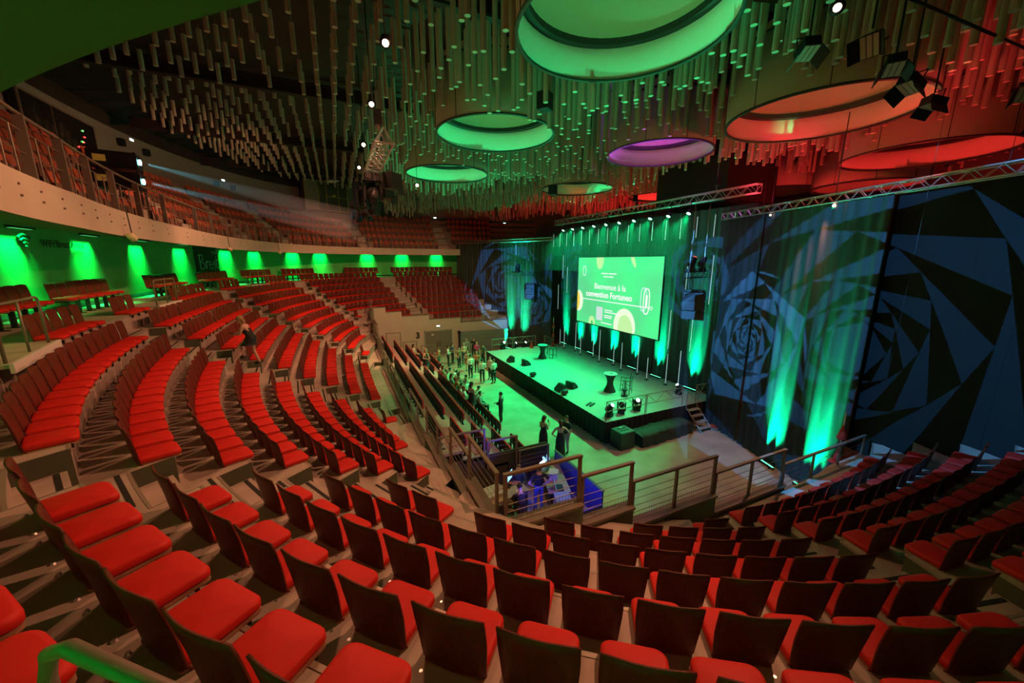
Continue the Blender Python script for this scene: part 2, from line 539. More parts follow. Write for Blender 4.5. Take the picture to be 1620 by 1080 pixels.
strip(mb, 0, 9.33, 0, 9.97, T0, T1, ob=ob); strip(mb, 0, 9.97, -.16, 9.97, T0, T1, ob=ob); strip(mb, -.16, 9.97, -.16, BZ, T0, T1, ob=ob)
struct(mb.build('balcony_fascia', fascia_m))
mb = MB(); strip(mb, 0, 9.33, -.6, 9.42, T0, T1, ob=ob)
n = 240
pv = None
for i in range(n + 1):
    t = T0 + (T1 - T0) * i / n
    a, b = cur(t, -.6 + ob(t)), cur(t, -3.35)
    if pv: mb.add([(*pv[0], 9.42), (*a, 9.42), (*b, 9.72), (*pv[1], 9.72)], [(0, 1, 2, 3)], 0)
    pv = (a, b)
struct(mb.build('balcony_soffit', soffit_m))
bal_c = mat('balcony_concrete', (0.30, 0.22, 0.18), 0.8, noise=0.1, scale=2)
for k in range(5):
    mb = MB()
    z = BZ + BR * k
    strip(mb, -.16 - BT * k if k else -.16, z, -.16 - BT * (k + 1), z, T0, 222, ob=ob)
    strip(mb, -.16 - BT * (k + 1), z, -.16 - BT * (k + 1), z + BR, T0, 222, ob=ob)
    struct(mb.build('balcony_step', bal_c))
UW = -5.2
mb = MB()
strip(mb, UW, 9.4, UW, 16.4, 0, 360, 1.0)
struct(mb.build('wall_upper', upper_m))
mb = MB()
ring = [cur(t, UW - .1) for t in range(0, 360, 3)]
mb.add([(*p, 16.2) for p in ring], [tuple(range(len(ring) - 1, -1, -1))])
strip(mb, UW + .02, 15.5, UW + .02, 16.2, 62, 300)
struct(mb.build('ceiling', ceil_m))
# steel roof beams
for i, y in enumerate((3, 11.5, 19.5, 27.5, 35.5)):
    m = MB()
    m.box((10, y, 15.9), (38, .25, .08)); m.box((10, y, 15.45), (38, .25, .08)); m.box((10, y, 15.68), (38, .06, .4))
    struct(m.build('trim_roof_beam', ceil_m))
# control booth on the upper wall: recessed window
pb, nb_ = frame(174.5, UW + .25)
ba = math.atan2(nb_.y, nb_.x) - PI / 2
wn = struct(empty('window_1', (pb.x, pb.y, 14.1), ba))
MB().box((0, 0, 0), (4.6, .3, 1.55)).build('recess', mat('booth_dark', (.012, .012, .012), .3), wn)
for x in (-2.3, .55, 2.3): MB().box((x, .17, 0), (.07, .06, 1.6)).build('mullion', rail_m, wn)
for z in (-.8, .8): MB().box((0, .17, z), (4.67, .06, .07)).build('frame', rail_m, wn)
MB().box((0, .19, 0), (4.5, .02, 1.5)).build('pane', mat('booth_glass', (.02, .022, .02), .05, spec=.8), wn)
for i, (x, z, cc) in enumerate(((-1.3, .35, 'g'), (-1.35, .1, 'r'), (-1.2, -.15, 'r'), (-1.1, -.15, 'g'), (-1.15, -.38, 'r'), (-.75, -.45, 'r'))):
    mm = mat('led_red', (.2, 0, 0), .5, emit=(1, .05, .05), es=3) if cc == 'r' else mat('led_green', (0, .2, 0), .5, emit=(.2, 1, .2), es=2)
    MB().lathe((0, 0, -.03), [(.02, 0), (.035, .03), (.02, .06)], 8).build('indicator_light', mm, wn, loc=(x, .22, z))
# ------------------------------------------------------------------ bowl seats
def rrect(wx, y0, y1, rf, rb, n=4):
    """rounded rectangle outline, front corners radius rf (y1 side)"""
    P = []
    for cx_, cy_, r, a0 in ((wx - rf, y1 - rf, rf, 0), (-wx + rf, y1 - rf, rf, 90), (-wx + rb, y0 + rb, rb, 180), (wx - rb, y0 + rb, rb, 270)):
        for i in range(n + 1):
            a = math.radians(a0 + 90 * i / n)
            P.append((cx_ + r * math.cos(a), cy_ + r * math.sin(a)))
    return P
def pad(mb, wx, y0, y1, rf, rb, layers, mi=0, n=4, dome=0.006):
    base = rrect(wx, y0, y1, rf, rb, n)
    cyy = (y0 + y1) / 2
    rings = []
    for inset, z in layers:
        sx = (wx - inset) / wx; sy = ((y1 - y0) / 2 - inset) / ((y1 - y0) / 2)
        rings.append([(x * sx, cyy + (y - cyy) * sy, z - (0.018 * max(0, (y - cyy) / (y1 - cyy)) ** 3)) for x, y in base])
    m = len(base)
    P = [p for R in rings for p in R] + [(0, cyy, layers[-1][1] + dome)]
    F = []
    for j in range(len(rings) - 1):
        for i in range(m):
            a, b = j * m + i, j * m + (i + 1) % m
            F.append((a, b, b + m, a + m))
    L0 = (len(rings) - 1) * m
    F += [(L0 + i, L0 + (i + 1) % m, len(P) - 1) for i in range(m)]
    F.append(tuple(range(m - 1, -1, -1)))
    mb.add(P, F, mi)
    return mb
def back_mesh(nx=8, nz=7, th=.016, z0=-.05, z1=.54):
    F_, B_ = [], []
    for j in range(nz + 1):
        h = j / nz
        for i in range(nx + 1):
            u = -1 + 2 * i / nx
            wdt = .215 + .027 * min(1, h * 1.6)
            zz = z0 + (z1 - z0) * h
            if j == nz: zz -= .018 * abs(u) ** 4
            x = u * wdt
            y = -.205 - .055 * h - .05 * max(0, h - .5) + .035 * u * u
            if h < .2: y += .04 * (1 - h / .2) ** 2
            F_.append((x, y, zz)); B_.append((x * .995, y - th, zz))
    n1 = nx + 1
    P = F_ + B_
    o = len(F_)
    Q = []
    for j in range(nz):
        for i in range(nx):
            a = j * n1 + i
            Q.append((a + 1, a, a + n1, a + n1 + 1))
            Q.append((o + a, o + a + 1, o + a + n1 + 1, o + a + n1))
    for i in range(nx):
        Q.append((i, i + 1, o + i + 1, o + i))
        a = nz * n1 + i
        Q.append((a + 1, a, o + a, o + a + 1))
    for j in range(nz):
        a = j * n1
        Q.append((a + n1, a, o + a, o + a + n1))
        a = j * n1 + nx
        Q.append((a, a + n1, o + a + n1, o + a))
    return MB().add(P, Q)
ZC = 0.018
cush_me = pad(MB(), .212, -.20, .235, .075, .03, [(.012, ZC), (0, ZC + .012), (0, ZC + .048), (.008, ZC + .062), (.03, ZC + .07)]).mesh('cushion', seat_red, True)
pan_me = pad(MB(), .214, -.21, .226, .06, .03, [(.0, 0.0), (0, ZC - .002)], dome=0).mesh('seat_pan', pan_m)
back_me = back_mesh().mesh('backrest', veneer, True)
mbk = MB()
mbk.box((0, .06, -.06), (.05, .22, .12)).box((0, -.02, -.018), (.30, .34, .03)).box((0, .12, -.03), (.40, .05, .03))
brk_me = mbk.mesh('bracket', black_m)
foot_me = MB().lathe((0, -.262, -.028), [(.022, 0), (.022, .012), (.012, .03)], 8).mesh('floor_fixing', alu)
# a lighter seat for those too far away to show parts
lo = MB()
pad(lo, .212, -.20, .235, .07, .03, [(.0, ZC), (0, ZC + .05), (.02, ZC + .07)], n=1)
bm_ = back_mesh(3, 2)
lo.add(bm_.v, bm_.f, 1)
lo.box((0, .03, -.02), (.34, .3, .04), mi=2)
LOW = (lo.v, lo.f, lo.m)

BLK = [('g', None, 'right-hand block'), ('f', None, 'foreground block'), ('l', None, 'left block'),
       ('b2', None, 'block past the climbing woman'), ('b3', None, 'corner block'), ('b4', None, 'far block'), ('b5', None, 'farthest block')]
def block_range(b, k):
    o = TREAD * (k - 1)
    def at(a, side): return aisle_t(a, k, side)
    if b == 'g': return at('g', AIS['g'][2]), 284
    if b == 'f': return at('0', AIS['0'][2]), at('g', -AIS['g'][2])
    if b == 'l': return at('1', AIS['1'][2]), at('0', -AIS['0'][2])
    if b == 'b2': return at('2', AIS['2'][2]), at('1', -AIS['1'][2])
    if b == 'b3': return at('3', AIS['3'][2]), at('2', -AIS['2'][2])
    if b == 'b4': return at('4', AIS['4'][2]), at('3', -AIS['3'][2])
    return 84, at('4', -AIS['4'][2])
PITCH = 0.545
def wall_x(y): return 13.8 + .306 * y              # plan line of the right-hand drapes
def arc(o, t0, t1):
    n = 40
    return sum((cur(t0 + (t1 - t0) * (i + 1) / n, o) - cur(t0 + (t1 - t0) * i / n, o)).length for i in range(n))
seats = []
PLAT = (199.6, 180.4, 155.0)
for b, _, bname in BLK:
    for k in range(0, 10):
        r = block_range(b, k)
        if b == 'f' and k == 0 and r[1] is None: r = (r[0], 246)
        if r[0] is None or r[1] is None or r[1] - r[0] < .3: continue
        o = TREAD * (k - 1) - .235
        length = arc(o, *r)
        PITCH = .562 if b == 'f' else .545
        nseat = int((length + .05) / PITCH)
        if nseat < 1: continue
        rev = b in ('f', 'l')
        lead = (length - nseat * PITCH) / 2 + PITCH / 2
        # the foreground rows start flush with the left aisle
        ts = walk(o, r[0], r[1] + .001, PITCH, lead)
        run = 0
        for i, t in enumerate(ts):
            p, n_ = frame(t, o)
            fr_ = p + n_ * .25
            if in_pit(fr_, .95 if b == 'f' else .78 if PY0 + .5 < fr_.y < PY1 - .5 else .42 if b == 'g' else .30): continue
            if b == 'b5' and p.x > 12.9 + (40 - p.y) * .45: continue
            if b == 'g' and p.x > wall_x(p.y) - .55: continue
            if k == 0:
                # wheelchair platforms interrupt the top row
                if b == 'g': continue
                if b == 'f' and p.x > -1.02: continue
                if any((p - cur(tp, -1.0)).length < 1.5 for tp in PLAT): continue
            run += 1
            dz_ = 0
            if b == 'f' and k == 1: p = p + n_ * .05; dz_ = .012
            if b == 'f' and k == 0: p = p + n_ * .16
            seats.append([b, bname, k, run, len(ts), p, n_, S(k) + dz_])
def dist(p, z): return (Vector((p.x, p.y, z)) - CAM).length
vis = [s_ for s_ in seats if in_view((s_[5].x, s_[5].y, s_[7] + .1), 260 if s_[0] == 'f' and s_[2] == 0 else 70)]
vis.sort(key=lambda s_: dist(s_[5], s_[7]))
near, far = vis[:300], vis[300:]
ROWN = ['top', 'first', 'second', 'third', 'fourth', 'fifth', 'sixth', 'seventh', 'eighth', 'lowest']
ENDN = {'g': 'stair aisle', 'f': 'left aisle', 'l': 'far aisle', 'b2': 'far aisle', 'b3': 'far aisle', 'b4': 'far aisle', 'b5': 'far end'}
for b, bname, k, i, n_, p, nn, z in near:
    lab = 'red seat, %s from the %s, %s row down, %s' % (ORD[min(i, 30)], ENDN[b], ROWN[k] if k else 'top', bname)
    if k == 0: lab = lab.replace(' row down', ' row')
    e = empty('arena_seat', (p.x, p.y, z), math.atan2(nn.y, nn.x) - PI / 2, lab, 'seat', 'red seats on the curved terrace')
    place('cushion', cush_me, e); place('seat_pan', pan_me, e); place('backrest', back_me, e); place('bracket', brk_me, e); place('floor_fixing', foot_me, e, (-.2, 0, 0)); place('floor_fixing', foot_me, e, (.2, 0, 0))
mb = MB()
for b, bname, k, i, n_, p, nn, z in far:
    a = math.atan2(nn.y, nn.x) - PI / 2
    c, s_ = math.cos(a), math.sin(a)
    mb_v = [(p.x + x * c - y * s_, p.y + x * s_ + y * c, z + zz) for x, y, zz in LOW[0]]
    kk = len(mb.v)
    mb.v += mb_v; mb.f += [tuple(q + kk for q in f) for f in LOW[1]]; mb.m += LOW[2]
o = stuff(mb.build('distant_terrace_seats', [seat_red, veneer, black_m]))
tag(o, 'rows of small red seats on the far terrace blocks', 'seats')

# ------------------------------------------------------------------ benches on the concourse
leg_me = MB().box((0, 0, .21), (.06, .10, .42)).box((0, .02, .43), (.06, .34, .04)).box((0, 0, .01), (.08, .3, .02)).mesh('leg', black_m)
beam_me = None
BENCH = [(189.0, 'at the left edge of the picture'), (181.6, 'left of the dark banner wall'), (173.0, 'second before the dark banner'), (160.3, 'in front of the dark banner'),
         (146.3, 'right of the dark banner'), (131.5, 'at the far left corner'), (110.3, 'beside the far wall doors'), (97.0, 'at the far end wall'), (90.6, 'half hidden by the dark drape')]
for t, where in BENCH:
    p, nn = frame(t, -2.45)
    e = empty('beam_bench', (p.x, p.y, S(0)), math.atan2(nn.y, nn.x) - PI / 2, 'bench of seven red seats on black legs, %s' % where, 'bench', 'benches along the green wall')
    MB().box((0, 0, .44), (3.6, .08, .06)).build('beam', black_m, e)
    for i in range(7):
        x = (i - 3) * .51
        q = place('cushion', cush_me, e, (x, .02, .47)); place('backrest', back_me, e, (x, .02, .47))
        place('seat_pan', pan_me, e, (x, .02, .465))
    for i in range(6): place('leg', leg_me, e, ((i - 2.5) * .56, 0, 0))

# wheelchair platforms with bent tube rails
def platform(t, label, rlabel, wdt=2.3):
    p, nn = frame(t, -1.3)
    rz = math.atan2(nn.y, nn.x) - PI / 2
    e = empty('viewing_platform', (p.x, p.y, S(0)), rz, label, 'platform', 'platforms in the top row')
    MB().box((0, .16, .03), (wdt, .84, .06)).build('deck', concrete, e)
    MB().box((0, .60, .0), (wdt + .06, .05, .16)).build('front_edge', white_m, e)
    r = empty('tube_rail', (p.x, p.y, S(0) + .06), rz, rlabel, 'handrail', 'bent tube rails on the platforms')
    pts = [(-wdt / 2 + .15, .50, 0), (-wdt / 2 + .15, .50, .78), (-wdt / 2 + .19, .50, .86), (-wdt / 2 + .27, .50, .9), (wdt / 2 - .27, .50, .9), (wdt / 2 - .19, .50, .86), (wdt / 2 - .15, .50, .78), (wdt / 2 - .15, .50, 0)]
    MB().path(pts, .024, 10).build('bent_tube', rail_m, r, True)
    MB().tube((0, .50, 0), (0, .50, .9), .02, 10).build('post', rail_m, r, True)
    return e
platform(PLAT[0], 'pale edged platform in the top row left of the red seats', 'bent tube handrail on the platform at the left edge')
platform(PLAT[1], 'small pale platform in the top row below the second bench', 'thin tube handrail on the platform below the second bench')
platform(PLAT[2], 'small pale platform in the top row below the dark banner', 'thin tube handrail on the platform near the dark banner')
# the rail right in front of the photographer
r = empty('tube_rail', (-.66, 1.10, S(0)), 0, 'green lit tube handrail cut by the bottom left edge of the picture', 'handrail')
MB().path([(-.16, .17, 0), (-.16, .17, .50), (-.13, .155, .60), (-.06, .10, .645), (.3, -.2, .62), (1.0, -.78, .60)], .021, 12).build('bent_tube', rail_m, r, True)

# ------------------------------------------------------------------ balcony seats
bs = MB()
def shell(mb, mi):
    nx = 4
    F_ = []
    for j, (h, y) in enumerate(((0, .0), (.22, -.05), (.45, -.10))):
        for i in range(nx + 1):
            u = -1 + 2 * i / nx
            wd = .21 if j < 2 else .17
            F_.append((u * wd, y + .05 * u * u - .2, .42 + h - (.05 * abs(u) ** 3 if j == 2 else 0)))
    for (x, y, z) in list(F_): F_.append((x, y - .03, z))
    n1 = nx + 1; o = 3 * n1
    Q = []
    for j in range(2):
        for i in range(nx):
            a = j * n1 + i
            Q.append((a + 1, a, a + n1, a + n1 + 1)); Q.append((o + a, o + a + 1, o + a + n1 + 1, o + a + n1))
    for i in range(nx):
        a = 2 * n1 + i
        Q.append((a + 1, a, o + a, o + a + 1))
    for j in range(2):
        a = j * n1; Q.append((a + n1, a, o + a, o + a + n1))
        a = j * n1 + nx; Q.append((a, a + n1, o + a + n1, o + a))
    mb.add(F_, Q, mi)
shell(bs, 0)
bs.box((0, -.16, .36), (.42, .10, .36), mi=1)
bs.box((0, -.16, .1), (.06, .2, .2), mi=1)
bal_me = bs.mesh('balcony_seat', [bal_m, bal_dark], False)
BAIS = [90.2, 112, 143, 159, 176.5, 194, 214]
bl = []
for k in range(5):
    o0 = -.16 - BT * k - .42
    for q in range(len(BAIS) - 1):
        o = o0
        ds = (cur(BAIS[q] + .5, o) - cur(BAIS[q] - .5, o)).length
        ds2 = (cur(BAIS[q + 1] + .5, o) - cur(BAIS[q + 1] - .5, o)).length
        ts = walk(o, BAIS[q] + .65 / ds, BAIS[q + 1] - .65 / ds2, .52, .3)
        for i, t in enumerate(ts):
            p, nn = frame(t, o + ob(t))
            bl.append((q, k, i, p, nn, BZ + BR * k, t))
    ts = walk(o0, 78, BAIS[0] - 1.4, .52, .3)
    for i, t in enumerate(ts):
        p, nn = frame(t, o0)
        bl.append((6, k, i, p, nn, BZ + BR * k, t))
pst = frame(181.0, -1.3)[0]
bl = [x for x in bl if (x[3] - pst).length > 1.0 and not (x[1] == 4 and 104 < x[6] < 129) and in_view((x[3].x, x[3].y, x[5] + .6), 20)]
bl.sort(key=lambda x: dist(x[3], x[5]))
BN_ = ['far right', 'far corner', 'corner', 'left', 'near left', 'nearest', 'farthest']
for q, k, i, p, nn, z, t in bl[:300]:
    o = place('balcony_chair', bal_me, None, (p.x, p.y, z), math.atan2(nn.y, nn.x) - PI / 2)
    tag(o, 'red shell chair, %s along the %s row, %s balcony section' % (ORD[min(i + 1, 30)], ['front', 'second', 'third', 'fourth', 'rear'][k], BN_[q]), 'chair', 'red shell chairs on the balcony')
mb = MB()
for q, k, i, p, nn, z, t in bl[300:]:
    a = math.atan2(nn.y, nn.x) - PI / 2
    c, s_ = math.cos(a), math.sin(a)
    kk = len(mb.v)
    mb.v += [(p.x + x * c - y * s_, p.y + x * s_ + y * c, z + zz) for x, y, zz in bs.v]
    mb.f += [tuple(g + kk for g in f) for f in bs.f]; mb.m += bs.m
if mb.f: tag(stuff(mb.build('distant_balcony_seats', [bal_m, bal_dark])), 'tiny red shell seats on the far end of the balcony', 'seats')
# balcony aisle steps
for q, t in enumerate(BAIS[:-1]):
    root = struct(empty('balcony_stair', (0, 0, 0)))
    for k in range(4):
        p, nn = frame(t, -.16 - BT * (k + 1) + ob(t))
        a = math.atan2(nn.y, nn.x)
        for j, (dd, h) in enumerate(((.14, BR * .66), (.40, BR * .33))):
            c = p + nn * dd
            MB().box((c.x, c.y, BZ + BR * k + h / 2), (.27, 1.1, h), a).build('step', concrete, root)
# balcony guard rail: sections of posts, rails and wires
pin_m = mat('fascia_anchor', (.20, .15, .12), .6)
cuts = [66, 78, 88, 96, 104, 112, 120, 128, 136, 144, 151, 158, 164, 169, 174, 178, 182, 186, 190, 194, 198, 202, 206, 210, 214]
for q in range(len(cuts) - 1):
    t0, t1 = cuts[q], cuts[q + 1]
    p0 = cur((t0 + t1) / 2, -.08 + ob((t0 + t1) / 2))
    pn = {0: 'hidden behind the left drape', 1: 'nearest the left drape'}.get(q, '%s section counted from the stage drape' % ORD[q + 1] if q < 22 else 'section nearest the camera' if q == 23 else 'last but one section to the camera')
    e = empty('balcony_rail', (p0.x, p0.y, 9.97), 0, 'brown metal balcony rail, %s' % pn, 'railing', 'balcony rail sections')
    n = 1 if q > 12 else 2
    L_ = [cur(t0 + (t1 - t0) * i / 12, -.08 + ob(t0 + (t1 - t0) * i / 12)) - p0 for i in range(13)]
    for i in range(n):
        t = t0 + (t1 - t0) * i / n
        p, nn = frame(t, -.08 + ob(t))
        a = math.atan2(nn.y, nn.x)
        pp = p - p0
        MB().box((pp.x, pp.y, .46), (.12, .075, .98), a).build('post', rail_m, e)
    MB().path([(*v, .97) for v in L_], .03, 8).build('top_rail', rail_m, e)
    for i in (4, 8): MB().tube((*L_[i], 0), (*L_[i], .72), .013, 6).build('baluster', rail_m, e)
    for z in (.38, .72): MB().path([(*v, z) for v in L_], .009, 5).build('wire', rail_m, e)
for i in range(26):
    t = 150 + i * 2.5
    p, nn = frame(t, .012 + ob(t))
    o = MB().box((0, 0, 0), (.02, .02, .03)).box((0, 0, -.16), (.03, .03, .03)).build('fascia_anchor', pin_m, None, loc=(p.x, p.y, 9.78), rz=math.atan2(nn.y, nn.x) - PI / 2)
    tag(o, 'small dark anchor bolt on the pale balcony fascia', 'anchor', 'anchor bolts along the balcony fascia')
# ------------------------------------------------------------------ guard rails round the pit
def guard(p0, p1, zb, label, h=1.0, name='guard_rail', posts=None, m=None, group='guard rails round the pit', mesh=True):
    p0, p1 = Vector(p0), Vector(p1)
    L_ = (p1 - p0).length
    a = math.atan2(p1.y - p0.y, p1.x - p0.x)
    m = m or rail_m
    e = empty(name, (p0.x, p0.y, zb), a, label, 'railing', group)
    n = posts or max(1, round(L_ / 1.5))
    for i in range(n + 1):
        x = .04 + (L_ - .08) * i / n
        MB().box((x, 0, h / 2 - .06), (.07, .05, h + .12)).build('post', m, e)
    MB().box((L_ / 2, 0, h + .02), (L_, .075, .05)).build('handrail', m, e)
    for z in (.40, .58, .76): MB().tube((.04, 0, z), (L_ - .04, 0, z), .006, 6).build('wire', m, e)
    if mesh:
        g = MB()
        k = int(L_ / .07)
        for i in range(1, k): g.tube((L_ * i / k, 0, .03), (L_ * i / k, 0, .24), .004, 4, caps=False)
        g.tube((0, 0, .24), (L_, 0, .24), .008, 6); g.tube((0, 0, .03), (L_, 0, .03), .008, 6); g.tube((0, 0, .13), (L_, 0, .13), .005, 4)
        stuff(g.build('mesh_infill', m, e))
    return e
nm = ['at the near left pit corner', 'above the sound desk', 'right of the sound desk', 'in the middle of the near pit wall', 'nearest the green lit drape']
for (x0, x1, k), w_ in zip(NEAR, nm): guard((x0, PY0 - .08), (x1, PY0 - .08), S(k) + .15, 'guard rail on the near pit wall, %s' % w_)
nm = ['closest to the camera', 'second from the pit corner', 'third from the pit corner, pale top', 'fourth from the pit corner, pale top', 'long run past the left block',
      'beside the far corner block', 'stepping up beside the far block', 'short piece near the far wall', 'at the far left pit corner']
for (y0, y1, k), w_ in zip(LEFT, nm): guard((PX0 - .08, y0), (PX0 - .08, y1), S(k) + .15, 'guard rail on the left pit wall, %s' % w_)
guard((10.4, PY1 + .08), (14.2, PY1 + .08), S(9.0) + .15, 'thin green lit rail on the far wall beside the drape', mesh=False)

# ------------------------------------------------------------------ telescopic stand
RX = [2.62, 3.52, 4.42, 5.34, 6.24]              # back edge x of each deck
DZ = [2.05, 1.62, 1.19, .76, .33]
st = empty('telescopic_stand', (5, 20, 0), 0, 'brown stepped telescopic stand facing the stage', 'stand')
TY0, TY1 = 8.4, 32.0
for i in range(5):
    x0, x1 = RX[i] - 5, RX[i] + .93 - 5
    y0 = 12.0 - 20
    MB().box(((x0 + x1) / 2, (y0 + TY1 - 20) / 2, DZ[i] - .05), (x1 - x0, TY1 - 20 - y0, .10)).build('deck', deck_m, st)
    MB().box((x1 - .02, (y0 + TY1 - 20) / 2, DZ[i] - .24), (.04, TY1 - 20 - y0, .40)).build('riser_panel', deck_edge, st)
MB().box((RX[0] - 5 + 2.2, 12.03 - 20, .9), (4.4, .06, 1.5)).build('end_panel', deck_edge, st)
for i in range(4):
    for yy in (15.0, 24.7):
        x1 = RX[i] + .93 - 5
        MB().box((x1 + .16, yy - 20, (DZ[i] + DZ[i + 1]) / 2 - .05), (.30, .9, .10)).build('step', deck_m, st)
# tip-up seats
ts_ = MB()
ts_.box((0, -.03, .60), (.45, .035, .38), mi=0)                    # back shell
ts_.box((0, .0, .80), (.45, .05, .035), mi=1)                      # red top edge
ts_.box((0, .035, .56), (.43, .06, .34), mi=1)                     # folded red pad
ts_.box((0, -.055, .60), (.40, .02, .30), mi=0)
ts_.box((-.17, -.03, .22), (.05, .07, .44), mi=2); ts_.box((.17, -.03, .22), (.05, .07, .44), mi=2)
ts_.box((-.17, .03, .02), (.06, .26, .03), mi=2); ts_.box((.17, .03, .02), (.06, .26, .03), mi=2)
tip_me = ts_.mesh('tip_up_seat', [tip_m, seat_red2, black_m])
to_ = MB()
to_.box((0, -.03, .60), (.45, .035, .38), mi=0); to_.box((0, .0, .80), (.45, .05, .035), mi=1); to_.box((0, .20, .42), (.43, .40, .06), mi=1); to_.box((0, -.055, .56), (.40, .02, .30), mi=0)
to_.box((-.17, -.03, .22), (.05, .07, .44), mi=2); to_.box((.17, -.03, .22), (.05, .07, .44), mi=2)
to_.box((-.17, .03, .02), (.06, .26, .03), mi=2); to_.box((.17, .03, .02), (.06, .26, .03), mi=2)
open_me = to_.mesh('open_seat', [tip_m, seat_red2, black_m])
TAKEN = {3: [23.75, 23.25, 22.75, 22.25, 21.25, 20.75, 19.25, 18.75], 4: [23.75, 23.25, 22.75, 22.25, 21.25, 19.75, 18.75], 2: [28.55]}
SPANS = [(12.3, 14.5, 'near'), (15.5, 24.1, 'middle'), (25.3, 31.6, 'far')]
for i in range(5):
    for y0, y1, w_ in SPANS:
        n = int((y1 - y0) / .5)
        for j in range(n):
            y = y0 + .25 + j * .5
            op = any(abs(y - q) < .1 for q in TAKEN.get(i, ()))
            o = place('tip_up_seat', open_me if op else tip_me, None, (RX[i] + .24, y, DZ[i]), -PI / 2)
            tag(o, ('occupied' if op else 'folded') + ' dark red seat, %s from the camera, %s row, %s stand section' % (ORD[j + 1], ['top', 'second', 'third', 'fourth', 'bottom'][i], w_), 'seat', 'folded seats of the telescopic stand')
blue_rail = mat('blue_painted_rail', (.16, .16, .5), .4, .2)
for i, (x0, x1, z, w_) in enumerate(((2.7, 4.4, 1.72, 'upper end'), (4.45, 5.7, 1.2, 'middle'), (5.75, 7.1, .55, 'lower end'))):
    guard((x0, 11.95), (x1, 11.95), z, 'thin side rail of the telescopic stand above the sound desk, %s' % w_, h=1.0, posts=1, mesh=False, group='side rails of the stand', m=rail_m)
for i, (x0, w_) in enumerate(((3.2, 'left'), (4.5, 'middle'), (6.0, 'right'))):
    guard((x0, 31.95), (x0 + 1.2, 31.95), DZ[i * 2 if i < 2 else 3] - .3, 'thin rail closing the far end of the stand, %s piece' % w_, h=1.1, posts=1, mesh=False, group='end rails of the stand')

# ------------------------------------------------------------------ stage
SX0, SX1, SY0, SY1, SZ = 11.15, 19.2, 13.5, 29.6, 1.1
sg = empty('stage', (15, 21, 0), 0, 'wide low stage with green lit deck and black skirt', 'stage')
nx, ny = 4, 8
for i in range(nx):
    for j in range(ny):
        x0 = SX0 + (SX1 - SX0) * i / nx; x1 = SX0 + (SX1 - SX0) * (i + 1) / nx
        y0 = SY0 + (SY1 - SY0) * j / ny; y1 = SY0 + (SY1 - SY0) * (j + 1) / ny
        MB().box(((x0 + x1) / 2 - 15, (y0 + y1) / 2 - 21, SZ - .04), (x1 - x0 - .006, y1 - y0 - .006, .08)).build('deck_panel', stage_m, sg)
def drape_strip(p0, p1, z0, z1, amp, wl, seg=6, jit=.3, seed=1, zrows=2):
    rnd = random.Random(seed)
    p0, p1 = Vector(p0), Vector(p1)
    L_ = (p1 - p0).length
    d = (p1 - p0) / L_
    nn = Vector((-d.y, d.x))
    n = max(8, int(L_ / wl * seg))
    ph = rnd.random() * 6
    offs = []
    for i in range(n + 1):
        x = L_ * i / n
        ph += 2 * PI / seg * (1 + (rnd.random() - .5) * jit)
        offs.append((x, amp * math.sin(ph) + amp * .5 * math.sin(ph * .37 + 1) ))
    mb = MB()
    zs = [z0 + (z1 - z0) * j / zrows for j in range(zrows + 1)]
    for side in (0, .02):
        k = len(mb.v)
        for z in zs:
            f = .55 + .45 * (z1 - z) / (z1 - z0)
            for x, o in offs:
                p = p0 + d * x + nn * (o * f + side)
                mb.v.append((p.x, p.y, z))
        for j in range(zrows):
            for i in range(n):
                a = k + j * (n + 1) + i
                q = (a, a + 1, a + n + 2, a + n + 1)
                mb.f.append(q if side == 0 else q[::-1]); mb.m.append(0)
    return mb
sk = drape_strip((SX0 - .04, SY1), (SX0 - .04, SY0), 0.0, SZ, .025, .35, seed=3)
mb = MB(); mb.v = [(x - 15, y - 21, z) for x, y, z in sk.v]; mb.f = sk.f; mb.m = sk.m
mb.build('front_skirt', skirt_m, sg)
sk = drape_strip((SX0, SY0 - .04), (SX1, SY0 - .04), 0.0, SZ, .025, .35, seed=4)
mb = MB(); mb.v = [(x - 15, y - 21, z) for x, y, z in sk.v]; mb.f = sk.f; mb.m = sk.m
mb.build('side_skirt', skirt_m, sg)

# drapes
def drape(p0, p1, z0, z1, label, m, amp=.055, wl=.42, seed=1, name='stage_drape'):
    mb = drape_strip(p0, p1, z0, z1, amp, wl, seed=seed, zrows=3)
    o = mb.build(name, m, None, True)
    tag(o, label, 'curtain', 'dark drapes round the stage')
    return o
BX = 19.0
ys = [30.4, 27.6, 24.6, 21.6, 18.6, 15.6, 12.6]
nmb = ['far left width beside the screen', 'left width behind the screen edge', 'width behind the screen, left half', 'width behind the screen, right half', 'width at the right screen edge', 'width behind the hanging right speaker']
for i in range(6): drape((BX, ys[i]), (BX, ys[i + 1]), 0.0 if i in (0, 5) else SZ, 11.5, 'dark blue velvet back drape, %s' % nmb[i], cloth_m, seed=10 + i)
def rw(y): return Vector((wall_x(y), y))
ys = [13.4, 11.0, 8.6, 6.2]
nmb = ['next to the stage stairs', 'with the spiral light pattern', 'green lit beside the near rail']
for i in range(3): drape(rw(ys[i]), rw(ys[i + 1]), 0.0, 10.75, 'tall dark side drape right of the stage, %s' % nmb[i], cloth_m, seed=20 + i)
ys = [6.3, 3.2, 0.0, -3.2]
nmb = ['left width with broad blue rays', 'middle width with broad blue rays', 'right width at the picture edge']
for i in range(3):
    q = Vector((.35, 0))
    drape(rw(ys[i]) + q, rw(ys[i + 1]) + q, 2.2, 10.75, 'flat black drape behind the right seats, %s' % nmb[i], cloth_b, amp=.03, wl=1.2, seed=30 + i)
lp = [Vector((17.7, 29.9)), Vector((15.9, 33.7)), Vector((14.1, 37.5)), Vector((12.2, 41.4))]
nmb = ['next to the back drape', 'middle width with the spiral', 'left width over the far seats']
